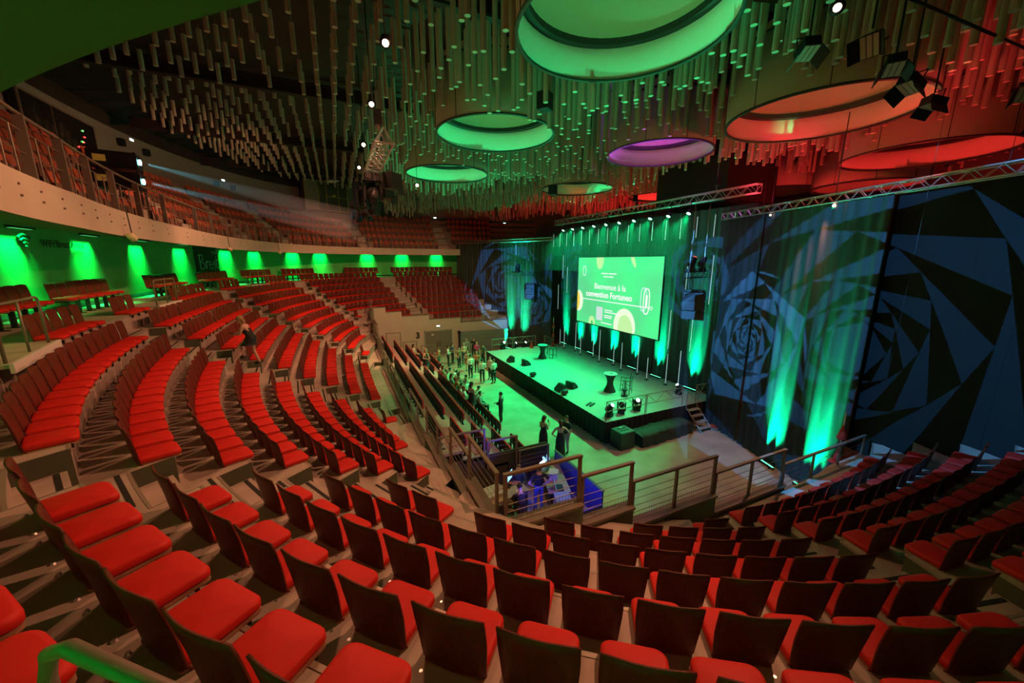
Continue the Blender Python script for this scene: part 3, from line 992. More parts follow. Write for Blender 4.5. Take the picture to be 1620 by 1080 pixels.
for i in range(3): drape(lp[i], lp[i + 1], 0.0, 10.5, 'dark blue drape left of the stage, %s' % nmb[i], cloth_m, amp=.05, seed=40 + i)

# ------------------------------------------------------------------ trusses
def truss(name, p0, p1, wd, ht, bays, label, tri=False, m=None, up=1):
    m = m or alu
    p0, p1 = Vector(p0), Vector(p1)
    d = p1 - p0
    L_ = d.length
    a = math.atan2(d.y, d.x)
    e = empty(name, p0, a, label, 'truss', 'lighting trusses')
    if tri: ch = [(0, ht), (-wd / 2, 0), (wd / 2, 0)]
    else: ch = [(-wd / 2, 0), (wd / 2, 0), (wd / 2, ht), (-wd / 2, ht)]
    zs = (p1.z - p0.z) / L_
    def pt(x, c): return (x, c[0], c[1] + zs * x)
    for c in ch: MB().tube(pt(0, c), pt(L_, c), .026, 8).build('chord', m, e, True)
    nch = len(ch)
    for b in range(bays):
        x0, x1 = L_ * b / bays, L_ * (b + 1) / bays
        xm = (x0 + x1) / 2
        for i in range(nch):
            c0, c1 = ch[i], ch[(i + 1) % nch]
            br = MB().tube(pt(x0, c0), pt(xm, c1), .013, 5).tube(pt(xm, c1), pt(x1, c0), .013, 5)
            br.build('brace', m, e)
    for x in (0, L_):
        f = MB()
        for i in range(nch): f.tube(pt(x, ch[i]), pt(x, ch[(i + 1) % nch]), .02, 6)
        f.build('end_frame', m, e)
    return e
truss('stage_truss', (18.35, 12.2, 11.85), (18.35, 30.5, 11.85), .32, .40, 24, 'long lighting truss above the screen')
truss('side_truss', (17.9, 13.5, 10.72), (12.6, -3.6, 10.72), .29, .29, 32, 'shiny truss along the top of the right drapes')
truss('side_truss', (17.55, 29.7, 10.5), (12.0, 41.7, 10.5), .25, .25, 22, 'thin green lit truss along the top of the left drape')
truss('hanging_truss', (1.27, 10.0, 11.42), (1.27, 19.6, 11.42), .44, .36, 18, 'triangular truss end seen from below under the left ceiling', tri=True)
for i, y in enumerate((10.9, 18.7)):
    h = empty('chain_hoist', (1.27, y, 11.78), 0, 'black chain hoist above the triangular truss, %s' % ['near one', 'far one'][i], 'hoist', 'chain hoists')
    MB().box((0, 0, .45), (.16, .22, .34)).build('motor', black_m, h)
    MB().tube((0, 0, 0), (0, 0, .3), .015, 6).build('hook', mat('hoist_red', (.5, .03, .02), .5), h)
    MB().tube((0, 0, .6), (0, 0, 4.4), .010, 5).build('chain', steel, h)
    MB().tube((-.08, .05, .6), (-.25, .05, 4.4), .008, 5).build('cable', steel, h)
for i, (x, y, w_) in enumerate(((18.35, 14.5, 'right end'), (18.35, 20.5, 'middle'), (18.35, 28.6, 'left end'))):
    h = empty('chain_hoist', (x, y, 12.25), 0, 'small green lit hoist on the stage truss, %s' % w_, 'hoist', 'chain hoists')
    MB().box((0, 0, .5), (.2, .24, .4)).build('motor', black_m, h)
    MB().tube((0, 0, 0), (0, 0, .3), .015, 6).build('hook', steel, h)
    MB().tube((0, 0, .7), (0, 0, 3.9), .010, 5).build('chain', steel, h)
for i, (y, w_) in enumerate(((11.2, 'left'), (3.9, 'right'))):
    x = wall_x(y)
    o = MB().tube((0, 0, 0), (0, 0, 5.4), .005, 5).build('hanging_cable', black_m, None, loc=(x, y, 11.0))
    tag(o, 'thin vertical cable above the right truss, %s one' % w_, 'cable', 'hanging cables')
o = MB().tube((0, 0, 0), (0, 0, 10.5), .004, 5).build('hanging_cable', black_m, None, loc=(13.2, 4.6, 5.6))
tag(o, 'long thin cable crossing the right drapes', 'cable', 'hanging cables')

# ------------------------------------------------------------------ projection screen and its picture
SCX, SYL, SYR, SZB, SZT = 18.15, 26.45, 17.4, 3.80, 8.98
scr = empty('projection_screen', (SCX, (SYL + SYR) / 2, SZB), -PI / 2, 'large bright green projection screen with white French welcome text', 'screen')
SW, SH = SYL - SYR, SZT - SZB
def emis(name, c, s=1.0): return mat(name, (0.02, 0.02, 0.02), .6, emit=c, es=s)
bgm = bpy.data.materials.new('screen_picture'); bgm.use_nodes = True
nt = bgm.node_tree; b_ = nt.nodes['Principled BSDF']
tc = nt.nodes.new('ShaderNodeTexCoord'); gr = nt.nodes.new('ShaderNodeTexNoise'); gr.inputs['Scale'].default_value = .22; gr.inputs['Detail'].default_value = 1
rp = nt.nodes.new('ShaderNodeValToRGB')
rp.color_ramp.elements[0].position = .38; rp.color_ramp.elements[0].color = (.10, .62, .24, 1)
rp.color_ramp.elements[1].position = .62; rp.color_ramp.elements[1].color = (.06, .92, .26, 1)
nt.links.new(tc.outputs['Object'], gr.inputs['Vector']); nt.links.new(gr.outputs['Fac'], rp.inputs[0]); nt.links.new(rp.outputs[0], b_.inputs['Emission Color'])
b_.inputs['Emission Strength'].default_value = 1.15; b_.inputs['Base Color'].default_value = (.05, .05, .05, 1)
# local frame of the screen: x to the right as seen from the hall, y towards the drape
MB().box((0, .03, SH / 2), (SW, .05, SH)).build('screen_surface', bgm, scr)
fr = MB()
fr.box((-SW / 2 - .03, .05, SH / 2), (.06, .1, SH + .12)); fr.box((SW / 2 + .03, .05, SH / 2), (.06, .1, SH + .12))
fr.box((0, .05, -.03), (SW, .1, .06)); fr.box((0, .05, SH + .03), (SW, .1, .06))
fr.build('screen_frame', black_m, scr)
for x in (-SW * .42, 0, SW * .42): MB().tube((x, .05, SH + .05), (x, .05, 11.9 - SZB), .012, 5).build('hanging_wire', black_m, scr)
wt = emis('screen_white', (.95, 1, .95), 1.0); lime = emis('screen_lime', (.62, 1.0, .42), .9); yel = emis('screen_yellow', (1.0, .72, .08), .9); pale = emis('screen_pale', (.85, 1.0, .72), 1.0)
def blob(pts, m, name, dy=-.004):
    mb = MB()
    n = len(pts)
    mb.add([(x, dy, z) for x, z in pts] + [(x, dy + .006, z) for x, z in pts], [tuple(range(n)), tuple(range(2 * n - 1, n - 1, -1))] + [(i, n + i, n + (i + 1) % n, (i + 1) % n) for i in range(n)])
    return mb.build(name, m, scr)
def U(u): return (u - .5) * SW
def V(v): return v * SH
def ell(u, v, ru, rv, rot=0, n=28):
    P = []
    for i in range(n):
        a = 2 * PI * i / n
        x, z = ru * math.cos(a), rv * math.sin(a)
        x, z = x * math.cos(rot) - z * math.sin(rot), x * math.sin(rot) + z * math.cos(rot)
        P.append((max(-SW / 2, min(SW / 2, U(u) + x)), max(0, min(SH, V(v) + z))))
    out = []
    for p in P:
        if not out or (abs(p[0] - out[-1][0]) + abs(p[1] - out[-1][1])) > 1e-4: out.append(p)
    if (abs(out[0][0] - out[-1][0]) + abs(out[0][1] - out[-1][1])) < 1e-4: out.pop()
    return out
blob(ell(.31, .97, .44, .72), lime, 'picture_sphere')
blob(ell(.70, .97, .16, .62, .5), lime, 'picture_sphere')
blob(ell(.02, .33, .62, .86), pale, 'picture_sphere')
blob(ell(.0, .33, .34, .78), yel, 'picture_sphere', -.007)
blob(ell(.23, .03, .40, .50), lime, 'picture_sphere'); blob(ell(.235, .02, .13, .2), emis('screen_green', (.05, .8, .2), .85), 'picture_sphere', -.007)
blob(ell(.645, .07, 1.12, 1.28), pale, 'picture_sphere'); blob(ell(.66, .03, .75, 1.05, .2), lime, 'picture_sphere', -.007)
def ring(u, v, rx, rz, th, m, name, dy=-.008, shear=0):
    n = 28; mb = MB()
    P = []
    for rr in (1, 1 - th):
        for i in range(n):
            a = 2 * PI * i / n
            sx = math.copysign(abs(math.cos(a)) ** .7, math.cos(a)); sz = math.copysign(abs(math.sin(a)) ** .7, math.sin(a))
            ex, ez = rx - (1 - rr) * rx, rz - (1 - rr) * rx
            P.append((U(u) + ex * sx + shear * ez * sz, dy, V(v) + ez * sz))
    mb.add(P, [(i, (i + 1) % n, n + (i + 1) % n, n + i) for i in range(n)])
    return mb.build(name, m, scr)
ring(.095, .80, .22, .38, .22, wt, 'picture_logo')
ring(.835, .47, .30, .80, .30, emis('screen_aqua', (.55, .95, .85), .95), 'picture_coin', -.008); ring(.865, .45, .30, .86, .28, wt, 'picture_coin', -.012)
blob([(U(.855), V(.37)), (U(.875), V(.37)), (U(.875), V(.53)), (U(.855), V(.53))], wt, 'picture_coin', -.012)
blob([(U(.07), V(.368)), (U(.90), V(.368)), (U(.90), V(.380)), (U(.07), V(.380))], wt, 'picture_line', -.010)
ring(.915, .374, .12, .12, .35, wt, 'picture_line', -.012)
fonts = []
def text(body, parent, loc, size, m, name='lettering', bold=0.0, align='CENTER', rx=PI / 2, rz=0.0, ext=.003, sx=1.0):
    c = bpy.data.curves.new(name, 'FONT')
    c.body = body; c.size = size; c.align_x = align; c.extrude = ext; c.offset = bold; c.resolution_u = 3
    o = bpy.data.objects.new(name, c)
    col.objects.link(o)
    fonts.append((o, m, parent, loc, (rx, 0, rz), sx, name))
text('Bienvenue à la', scr, (U(.445), -.012, V(.545)), .62, wt, bold=.004)
text('convention Fortuneo', scr, (U(.425), -.012, V(.425)), .62, wt, bold=.014)
blob([(U(.29), V(.085)), (U(.375), V(.085)), (U(.375), V(.285)), (U(.29), V(.285))], emis('screen_grey', (.70, .86, .80), .9), 'picture_plain_square', -.008)
for u0, u1, v in ((.40, .50, .245), (.40, .585, .215), (.40, .50, .165), (.40, .495, .138), (.36, .50, .05), (.335, .42, .765), (.43, .525, .765), (.365, .42, .72), (.428, .49, .72)):
    blob([(U(u0), V(v)), (U(u1), V(v)), (U(u1), V(v + .014)), (U(u0), V(v + .014))], wt, 'picture_small_print', -.010)
# ------------------------------------------------------------------ stage lighting fixtures
led_m = mat('led_lens', (.1, .3, .2), .3, emit=(.12, 1.0, .50), es=2.5)
par_m = mat('par_lens', (.1, .3, .2), .3, emit=(.30, 1.0, .62), es=10)
TEAL = (0.0, 1.0, 0.36)
def led_bar(p, nrm, label, power=70, z=SZ):
    """p: base, nrm: unit vector pointing away from the drape"""
    a = math.atan2(nrm.y, nrm.x) + PI / 2
    e = empty('led_bar', (p.x, p.y, z), a, label, 'stage light', 'green LED bars at the foot of the drapes')
    MB().box((0, 0, .07), (.9, .10, .09)).build('housing', black_m, e)
    MB().box((0, 0, .118), (.86, .06, .012)).build('lens', led_m, e)
    m = MB(); m.box((-.3, 0, .02), (.05, .2, .04)); m.box((.3, 0, .02), (.05, .2, .04)); m.build('foot', black_m, e)
    q = p - nrm * .26
    area('led_bar_light', (p.x, p.y, z + .14), (q.x, q.y, z + 2.3), TEAL, power, .6, .05, 22)
bk = [29.3, 27.0, 25.1, 22.5, 20.2, 17.9, 15.2]
lb = ['far left of the stage', 'left of the screen', 'under the left screen corner', 'under the screen middle', 'under the right half of the screen', 'under the right screen corner', 'by the stage stairs']
for y, l_ in zip(bk, lb): led_bar(Vector((18.72, y)), Vector((-1, 0)), 'glowing green LED bar on the stage floor, %s' % l_, 190, SZ if 13.6 < y < 29.6 else 0)
nR = Vector((-.956, .293))
for y, l_, z in ((8.9, 'bright one beyond the near rail', 0), (7.1, 'last one before the black drape', 0.0)):
    led_bar(Vector((wall_x(y), y)) + nR * .28, nR, 'glowing green LED bar on the hall floor, %s' % l_, 190, z)
nL = Vector((-.90, -.43))
for q, l_ in (((15.35, 34.2), 'left one under the left drape'), ((16.1, 32.6), 'right one under the left drape')):
    led_bar(Vector(q) + nL * .3, nL, 'glowing green LED bar behind the stage corner, %s' % l_, 200, 0)
# row of par cans on the stage truss
for i in range(10):
    y = 28.4 - i * 1.42
    e = empty('par_can', (17.95, y, 11.50), 0, 'green par lamp on the stage truss, %s from the left' % ORD[i + 1], 'stage light', 'row of par lamps above the screen')
    M_ = Matrix.Rotation(math.radians(32), 4, 'Y')
    b_ = MB().lathe((0, 0, -.30), [(.13, 0), (.13, .16), (.10, .26), (.06, .30)], 14)
    b_.v = [tuple(M_ @ Vector(v)) for v in b_.v]; b_.build('housing', black_m, e, True)
    l_ = MB().lathe((0, 0, -.305), [(.11, 0), (.11, .012)], 14)
    l_.v = [tuple(M_ @ Vector(v)) for v in l_.v]; l_.build('lens', par_m, e)
    m = MB(); m.tube((0, -.15, -.1), (0, -.15, .2), .012, 6); m.tube((0, .15, -.1), (0, .15, .2), .012, 6); m.tube((0, -.15, .2), (0, .15, .2), .012, 6); m.tube((0, 0, .2), (0, 0, .36), .02, 6)
    m.build('yoke', black_m, e)
    spot('par_light', (17.80, y, 11.20), (11.8 - (i % 2) * 2.6, y - .4, 0.6), (0.0, 1.0, 0.28), 3600, 60, .7, .06)
    if i in (1, 3, 5, 7, 9): spot('par_light', (17.80, y, 11.20), (18.9, y, 5.0), (0.0, 1.0, 0.35), 420, 40, .7, .06)
# hanging and standing pixel tubes
px_m = mat('pixel_tube', (.25, .3, .3), .3, emit=(.55, .85, .80), es=.55)
for i in range(17):
    y = 30.3 - i * 1.08
    e = empty('pixel_tube', (18.0, y, 9.95), 0, 'hanging white pixel tube above the screen, %s from the left' % ORD[i + 1], 'stage light', 'pixel tubes hanging above the screen')
    MB().tube((0, 0, 0), (0, 0, 1.1), .018, 6).build('tube', px_m, e)
    MB().tube((0, 0, 1.1), (0, 0, 1.9), .005, 4).build('wire', black_m, e)
for i in range(12):
    y = 29.0 - i * 1.25
    e = empty('pixel_tube', (18.15 - .35 * (i % 2), y, SZ), 0, 'upright pixel tube standing at the back of the stage, %s from the left' % ORD[i + 1], 'stage light', 'pixel tubes standing on the stage')
    MB().tube((0, 0, .1), (0, 0, 1.5 + .5 * (i % 3)), .018, 6).build('tube', px_m, e)
    MB().lathe((0, 0, 0), [(.14, 0), (.14, .02), (.02, .05), (.02, .12)], 10).build('base', black_m, e)
for i, (y, z, h) in enumerate(((28.9, 7.2, 2.0), (29.6, 4.4, 2.2), (28.2, 6.0, 2.2), (16.6, 3.4, 2.4), (15.7, 6.2, 2.2), (15.0, 3.6, 2.0), (14.1, 6.4, 2.6), (13.5, 4.2, 2.6))):
    e = empty('pixel_tube', (18.2, y, z), 0, 'long pixel tube hung before the back drape, %s from the left' % ORD[i + 1], 'stage light', 'pixel tubes hung before the drape')
    MB().tube((0, 0, 0), (0, 0, h), .018, 6).build('tube', px_m, e)
    MB().tube((0, 0, h), (0, 0, 11.8 - z), .004, 4).build('wire', black_m, e)

def moving_head(loc, rz, tilt, label, lens=None, hang=False, scale=1.0):
    e = empty('moving_head', loc, rz, label, 'stage light', 'moving head lamps')
    s = -1 if hang else 1
    MB().box((0, 0, s * .09), (.34, .30, .18)).build('base', black_m, e)
    y_ = MB(); y_.box((-.19, 0, s * .38), (.06, .16, .44)); y_.box((.19, 0, s * .38), (.06, .16, .44)); y_.box((0, 0, s * .19), (.40, .16, .05))
    y_.build('yoke', black_m, e)
    h = MB().lathe((0, 0, -.24), [(.10, 0), (.15, .06), (.15, .28), (.11, .46), (.09, .48)], 14)
    M_ = Matrix.Translation((0, 0, s * .46)) @ Matrix.Rotation(tilt, 4, 'X')
    h.v = [tuple(M_ @ Vector(v)) for v in h.v]
    hd = h.build('head', black_m, e, True)
    l_ = MB().lathe((0, 0, .245), [(.088, 0), (.088, .01)], 14)
    l_.v = [tuple(M_ @ Vector(v)) for v in l_.v]
    l_.build('lens', lens or mat('dark_lens', (.03, .03, .05), .1), e)
    e.scale = (scale,) * 3
    return e
beam_m = mat('beam_lens', (.3, .4, .5), .2, emit=(.75, .92, 1.0), es=14)
moving_head((11.75, 14.0, SZ), .4, .7, 'moving head lamp at the front right stage corner', beam_m)
moving_head((12.6, 14.1, SZ), -.8, 1.0, 'moving head lamp behind the right stage barrier, left of two')
moving_head((13.6, 14.1, SZ), -.5, .9, 'moving head lamp behind the right stage barrier, right of two', beam_m)
spot('beam_light', (12.2, 14.2, 1.75), (13.6, 15.0, 2.0), (.55, .8, 1.0), 30, 50, .6, .03)
spot('beam_light', (13.6, 14.2, 1.75), (14.2, 14.6, 2.6), (.55, .8, 1.0), 30, 50, .6, .03)
moving_head((17.5, 14.9, SZ), 1.2, -.6, 'moving head with bright white face beside the right pixel tubes', beam_m, scale=.9)
moving_head((13.0, 30.4, .9), .4, .8, 'moving head with bright beam at the far stage corner', beam_m, scale=1.1)
moving_head((14.0, 30.1, .9), .8, .9, 'moving head at the far stage end, middle of three', beam_m)
moving_head((14.9, 29.9, .9), .5, .8, 'moving head at the far stage end, right of three', beam_m)
spot('beam_light', (14.0, 30.4, 1.6), (14.8, 31.5, 3.0), (.6, .85, 1.0), 60, 50, .6, .03)
e = empty('side_riser', (14.0, 30.2, 0), 0, 'small black riser carrying lamps at the far stage end', 'platform')
MB().box((0, 0, .44), (2.8, 1.0, .88)).build('body', skirt_m, e); MB().box((0, 0, .89), (2.84, 1.04, .02)).build('top', stage_m, e)
# floor par cans on the stage front and on the hall floor
def floor_par(loc, rz, label, lit=False):
    e = empty('floor_par', loc, rz, label, 'stage light', 'short par cans lying on the floor')
    b_ = MB().lathe((0, 0, -.2), [(.15, 0), (.16, .05), (.16, .3), (.12, .4)], 14)
    M_ = Matrix.Translation((0, 0, .17)) @ Matrix.Rotation(math.radians(78), 4, 'X')
    b_.v = [tuple(M_ @ Vector(v)) for v in b_.v]; b_.build('housing', black_m, e, True)
    l_ = MB().lathe((0, 0, -.21), [(.135, 0), (.135, .015)], 14)
    l_.v = [tuple(M_ @ Vector(v)) for v in l_.v]; l_.build('lens', mat('amber_lens', (.5, .22, .06), .3) if not lit else mat('dim_green_lens', (.05, .3, .1), .3, emit=(.05, .8, .3), es=.5), e)
    MB().box((0, .05, .015), (.34, .2, .03)).build('stand', black_m, e)
floor_par((11.4, 21.5, SZ), 1.4, 'short par can lying on the stage front edge, left one')
floor_par((11.4, 17.6, SZ), 1.4, 'short par can lying on the stage front edge, beside the wedge monitor')
floor_par((10.7, 16.0, 0), 1.2, 'green lit par can on the hall floor before the stage', True)
# wedge monitors
def wedge(loc, rz, label):
    e = empty('wedge_monitor', loc, rz, label, 'speaker', 'black wedge monitors on the stage')
    w_, d_, h_ = .62, .46, .42
    P = [(-w_ / 2, -d_ / 2, 0), (w_ / 2, -d_ / 2, 0), (w_ / 2, d_ / 2, 0), (-w_ / 2, d_ / 2, 0), (-w_ / 2, -d_ / 2, h_), (w_ / 2, -d_ / 2, h_), (w_ / 2, -d_ * .15, h_), (-w_ / 2, -d_ * .15, h_), (w_ / 2, d_ / 2, .12), (-w_ / 2, d_ / 2, .12)]
    MB().add(P, [(3, 2, 1, 0), (0, 1, 5, 4), (4, 5, 6, 7), (7, 6, 8, 9), (9, 8, 2, 3), (1, 2, 8, 6, 5), (0, 4, 7, 9, 3)]).build('cabinet', speaker_m, e)
    g = MB(); g.add([(-w_ / 2 + .03, -d_ * .15 + .02, h_ - .005), (w_ / 2 - .03, -d_ * .15 + .02, h_ - .005), (w_ / 2 - .03, d_ / 2 + .005, .15), (-w_ / 2 + .03, d_ / 2 + .005, .15)], [(0, 1, 2, 3)]); g.build('grille', mat('grille_black', (.03, .03, .03), .5, .5), e)
wedge((12.5, 18.5, SZ), -1.3, 'black wedge monitor on the stage, right of the front pair')
wedge((11.55, 18.3, SZ), 1.6, 'black wedge monitor on the stage edge, left of the front pair')
wedge((12.3, 24.3, SZ), -1.5, 'black wedge monitor on the stage in front of the far table')
wedge((11.6, 25.6, SZ), 1.5, 'black wedge monitor on the far stage edge')
o = tag(MB().box((0, 0, .03), (.55, .12, .05), 0).box((0, .2, .03), (.55, .1, .05)).build('stage_cable_box', black_m, None, loc=(11.9, 15.6, SZ), rz=.5), 'flat dark connection box on the stage edge', 'box')
# covered high tables and bar stools
def high_table(loc, label):
    e = empty('high_table', loc, 0, label, 'table', 'high tables in stretch covers')
    MB().lathe((0, 0, 0), [(.36, 0), (.33, .08), (.20, .40), (.18, .60), (.24, .85), (.36, 1.06), (.37, 1.08)], 24).build('stretch_cover', mat('stretch_cover', (.02, .022, .02), .7), e, True)
    MB().lathe((0, 0, 1.08), [(.39, 0), (.40, .015), (.39, .03)], 24).build('table_top', mat('table_top', (.45, .5, .46), .4), e, True)
    MB().box((.05, -.03, 1.113), (.28, .2, .006), .6).build('printed_card', mat('card', (.08, .12, .09), .6), e)
high_table((14.2, 17.0, SZ), 'high table in black stretch cover, right one near the stools')
high_table((14.35, 25.5, SZ), 'high table in black stretch cover, far one on the left')
def stool(loc, rz, label):
    e = empty('bar_stool', loc, rz, label, 'stool', 'wire bar stools on the stage')
    for x, y in ((-.19, -.19), (.19, -.19), (.19, .19), (-.19, .19)): MB().tube((x * 1.1, y * 1.1, 0), (x, y, .76), .017, 6).build('leg', black_m, e)
    m = MB()
    for z in (.25,):
        for q in range(4):
            a, b_ = ((-.2, -.2), (.2, -.2), (.2, .2), (-.2, .2))[q], ((.2, -.2), (.2, .2), (-.2, .2), (-.2, -.2))[q]
            m.tube((*a, z), (*b_, z), .01, 6)
    m.build('foot_ring', black_m, e)
    MB().box((0, 0, .78), (.42, .42, .04)).build('seat', mat('stool_seat', (.05, .08, .07), .5), e)
    m = MB(); m.tube((-.19, -.2, .78), (-.19, -.24, 1.02), .012, 6); m.tube((.19, -.2, .78), (.19, -.24, 1.02), .012, 6); m.tube((-.19, -.24, 1.02), (.19, -.24, 1.02), .012, 6)
    m.build('backrest', black_m, e)
stool((14.9, 16.3, SZ), .5, 'wire bar stool right of the near high table, front one')
stool((15.3, 16.9, SZ), .2, 'wire bar stool right of the near high table, rear one')
stool((15.2, 25.3, SZ), .2, 'wire bar stool right of the far high table, front one')
stool((15.0, 26.2, SZ), .9, 'wire bar stool behind the far high table')
e = empty('microphone_stand', (14.45, 16.0, SZ), 0, 'short dark stand with round base before the stools', 'stand')
MB().lathe((0, 0, 0), [(.2, 0), (.2, .02), (.02, .04)], 14).build('base', black_m, e); MB().lathe((0, 0, .04), [(.03, 0), (.1, .25), (.16, .38), (.02, .4)], 12).build('stem', black_m, e)
# stage barrier of scaffold frames
barm = mat('scaffold_rust', (.26, .20, .15), .5, .4)
def barrier(p0, p1, label, z=SZ, h=1.0):
    p0, p1 = Vector(p0), Vector(p1)
    L_ = (p1 - p0).length
    e = empty('stage_barrier', (p0.x, p0.y, z), math.atan2(p1.y - p0.y, p1.x - p0.x), label, 'railing', 'stage barrier frames')
    for x in (.02, L_ - .02): MB().tube((x, 0, 0), (x, 0, h), .024, 8).build('post', barm, e)
    MB().tube((0, 0, h), (L_, 0, h), .022, 8).build('top_rail', barm, e); MB().tube((0, 0, h - .5), (L_, 0, h - .5), .018, 8).build('lower_rail', barm, e)
    n = 4
    for i in range(n):
        a, b_ = L_ * i / n, L_ * (i + 1) / n
        MB().tube((a, 0, h if i % 2 == 0 else h - .5), (b_, 0, h - .5 if i % 2 == 0 else h), .014, 6).build('brace', barm, e)
barrier((11.2, 13.58), (13.7, 13.58), 'rusty scaffold barrier on the stage end, left half')
barrier((13.75, 13.58), (16.3, 13.58), 'rusty scaffold barrier on the stage end, right half')
barrier((17.3, 13.58), (18.6, 13.58), 'short scaffold barrier right of the stage stairs')
barrier((11.6, 29.55), (13.6, 29.55), 'green lit scaffold barrier at the far stage end, left piece')
barrier((13.7, 29.55), (15.9, 29.55), 'green lit scaffold barrier at the far stage end, right piece')
barrier((16.6, 29.2), (16.6, 27.9), 'short barrier behind the far high table')
# stage stairs
e = empty('stage_stairs', (16.8, 13.4, 0), 0, 'open metal stage stairs with green lit treads', 'stairs')
for s in (-.4, .4):
    MB().path([(s, 0.0, 1.05), (s, -1.15, 0.0)], .03, 4).build('stringer', barm, e)
for i in range(4):
    f = (i + .6) / 4.4
    MB().box((0, -1.15 * f, 1.05 * (1 - f)), (.78, .24, .035)).build('tread', mat('stair_tread', (.35, .38, .33), .4, .3), e)
for s in (-.42, .42): MB().path([(s, -.05, 1.0), (s, -.05, 1.9), (s, -.5, 1.7)], .018, 6).build('handrail', barm, e)
o = empty('curved_cover', (17.7, 12.5, 0), .3, 'low red topped plate beside the stair foot', 'plate')
MB().box((0, 0, .06), (.9, .5, .12)).build('edge', mat('plate_edge', (.15, .2, .17), .5), o); MB().box((0, 0, .13), (.84, .44, .03)).build('top', mat('plate_red', (.4, .06, .03), .5), o)
# flight case and covered block next to the stage
e = empty('flight_case', (11.75, 12.95, 0), .06, 'black flight case with switch panel at the stage corner', 'case')
MB().box((0, 0, .42), (.85, .75, .84)).build('body', mat('case_black', (.02, .03, .025), .5), e)
MB().box((0, 0, .85), (.80, .70, .02)).build('lid_panel', mat('case_top', (.05, .10, .08), .4), e)
for x in (-.18, .0, .18):
    for y in (-.1, .1): MB().box((x, y, .868), (.12, .08, .018)).build('switch_box', black_m, e)
MB().box((.05, .2, .868), (.14, .06, .02)).build('notice', white_m, e)
e = empty('covered_block', (14.2, 12.9, 0), .05, 'long block under black cloth beside the stage', 'block')
cv = MB()
pr = [(-.48, 0), (-.46, .55), (-.42, .62), (0, .66), (.42, .62), (.46, .55), (.5, 0)]
nxx = 22
for i in range(nxx + 1):
    x = -1.75 + 3.5 * i / nxx
    for j, (y, z) in enumerate(pr):
        wv = .03 * math.sin(i * 1.9 + j) + .02 * math.sin(i * .7 + j * 2)
        cv.v.append((x + (.03 * math.sin(j * 2)), y + wv, max(0, z + wv * .5 * (z > 0) - .06 * (abs(x) / 1.75) ** 4 * (z > .3))))
for i in range(nxx):
    for j in range(len(pr) - 1):
        a = i * len(pr) + j
        cv.f.append((a, a + 1, a + 1 + len(pr), a + len(pr))); cv.m.append(0)
cv.f.append(tuple(range(len(pr)))); cv.m.append(0); cv.f.append(tuple(nxx * len(pr) + j for j in range(len(pr) - 1, -1, -1))); cv.m.append(0)
cv.build('cloth', mat('cover_cloth', (.022, .035, .03), .8), e, True)
MB().box((0, 0, .28), (3.3, .8, .55)).build('crate', black_m, e)
# cones and red striped post
red_m = mat('signal_red', (.75, .05, .03), .5)
e = empty('traffic_cone', (15.3, 29.2, SZ), 0, 'small red traffic cone at the far end of the stage', 'cone')
MB().lathe((0, 0, .03), [(.16, 0), (.05, .42), (.03, .5), (.02, .5)], 14).build('cone_body', red_m, e, True); MB().box((0, 0, .015), (.38, .38, .03)).build('base', red_m, e)
MB().lathe((0, 0, .22), [(.105, 0), (.085, .09)], 14, caps=False).build('white_band', white_m, e)
def cone_post(loc, h, label):
    e = empty('cone_post', loc, 0, label, 'post', 'posts made of red cones')
    MB().box((0, 0, .02), (.4, .4, .04)).build('base', red_m, e)
    z = .04
    i = 0
    while z < h:
        MB().lathe((0, 0, z), [(.15 - .0 * i, 0), (.05, .40), (.03, .48)], 12).build('red_cone', red_m, e, True)
        MB().tube((0, 0, z + .45), (0, 0, z + .95), .025, 8).build('white_tube', white_m, e)
        z += .85; i += 1
cone_post((17.35, 28.9, SZ), 1.9, 'tall red and white cone post by the back drape')
cone_post((wall_x(6.0) - .5, 6.1, 1.9), 1.1, 'red cone post at the end of the near guard rail')
# hung speakers and lamp frames
def array(loc, rz, label, n=3):
    e = empty('line_array', loc, rz, label, 'speaker', 'hung loudspeakers')
    for i in range(n):
        t = -.12 * i
        c = MB().box((0, 0, 0), (.95, .62, .46))
        M_ = Matrix.Translation((0, .05 * i * i * .5, -.48 * i)) @ Matrix.Rotation(t * .6, 4, 'X')
        c.v = [tuple(M_ @ Vector(v)) for v in c.v]; cab = c.build('cabinet', speaker_m, e)
        g = MB().box((0, -.315, 0), (.90, .02, .42)); g.v = [tuple(M_ @ Vector(v)) for v in g.v]; g.build('grille', mat('grille_black', (.03, .03, .03), .5, .5), cab)
    MB().box((0, 0, .3), (.9, .5, .08)).build('rigging_frame', black_m, e)
    for x in (-.3, .3): MB().tube((x, 0, .3), (x, 0, 4.3), .01, 5).build('chain', steel, e)
def lampframe(loc, rz, label, L_=2.4):
    e = empty('lamp_frame', loc, rz, label, 'truss', 'hung lamp frames')
    for y in (-.15, .15):
        for z in (0, .3): MB().tube((-L_ / 2, y, z), (L_ / 2, y, z), .022, 6).build('tube', black_m, e)
    n = 8
    for i in range(n):
        a = -L_ / 2 + L_ * i / n
        MB().tube((a, -.15, 0 if i % 2 else .3), (a + L_ / n, -.15, .3 if i % 2 else 0), .012, 5).build('brace', black_m, e)
    for x in (-L_ * .4, L_ * .4): MB().tube((x, 0, .3), (x, 0, 3.6), .01, 5).build('chain', steel, e)
    return e
array((16.3, 13.5, 6.95), -1.1, 'black hung loudspeaker cluster right of the screen')
lampframe((16.3, 13.5, 7.9), .35, 'dark lamp frame above the right hung loudspeaker')
moving_head((15.7, 13.3, 8.15), .5, .4, 'moving head standing on the right lamp frame, left one', mat('red_lens', (.2, .02, .02), .3, emit=(1, .1, .05), es=2), scale=1.1)
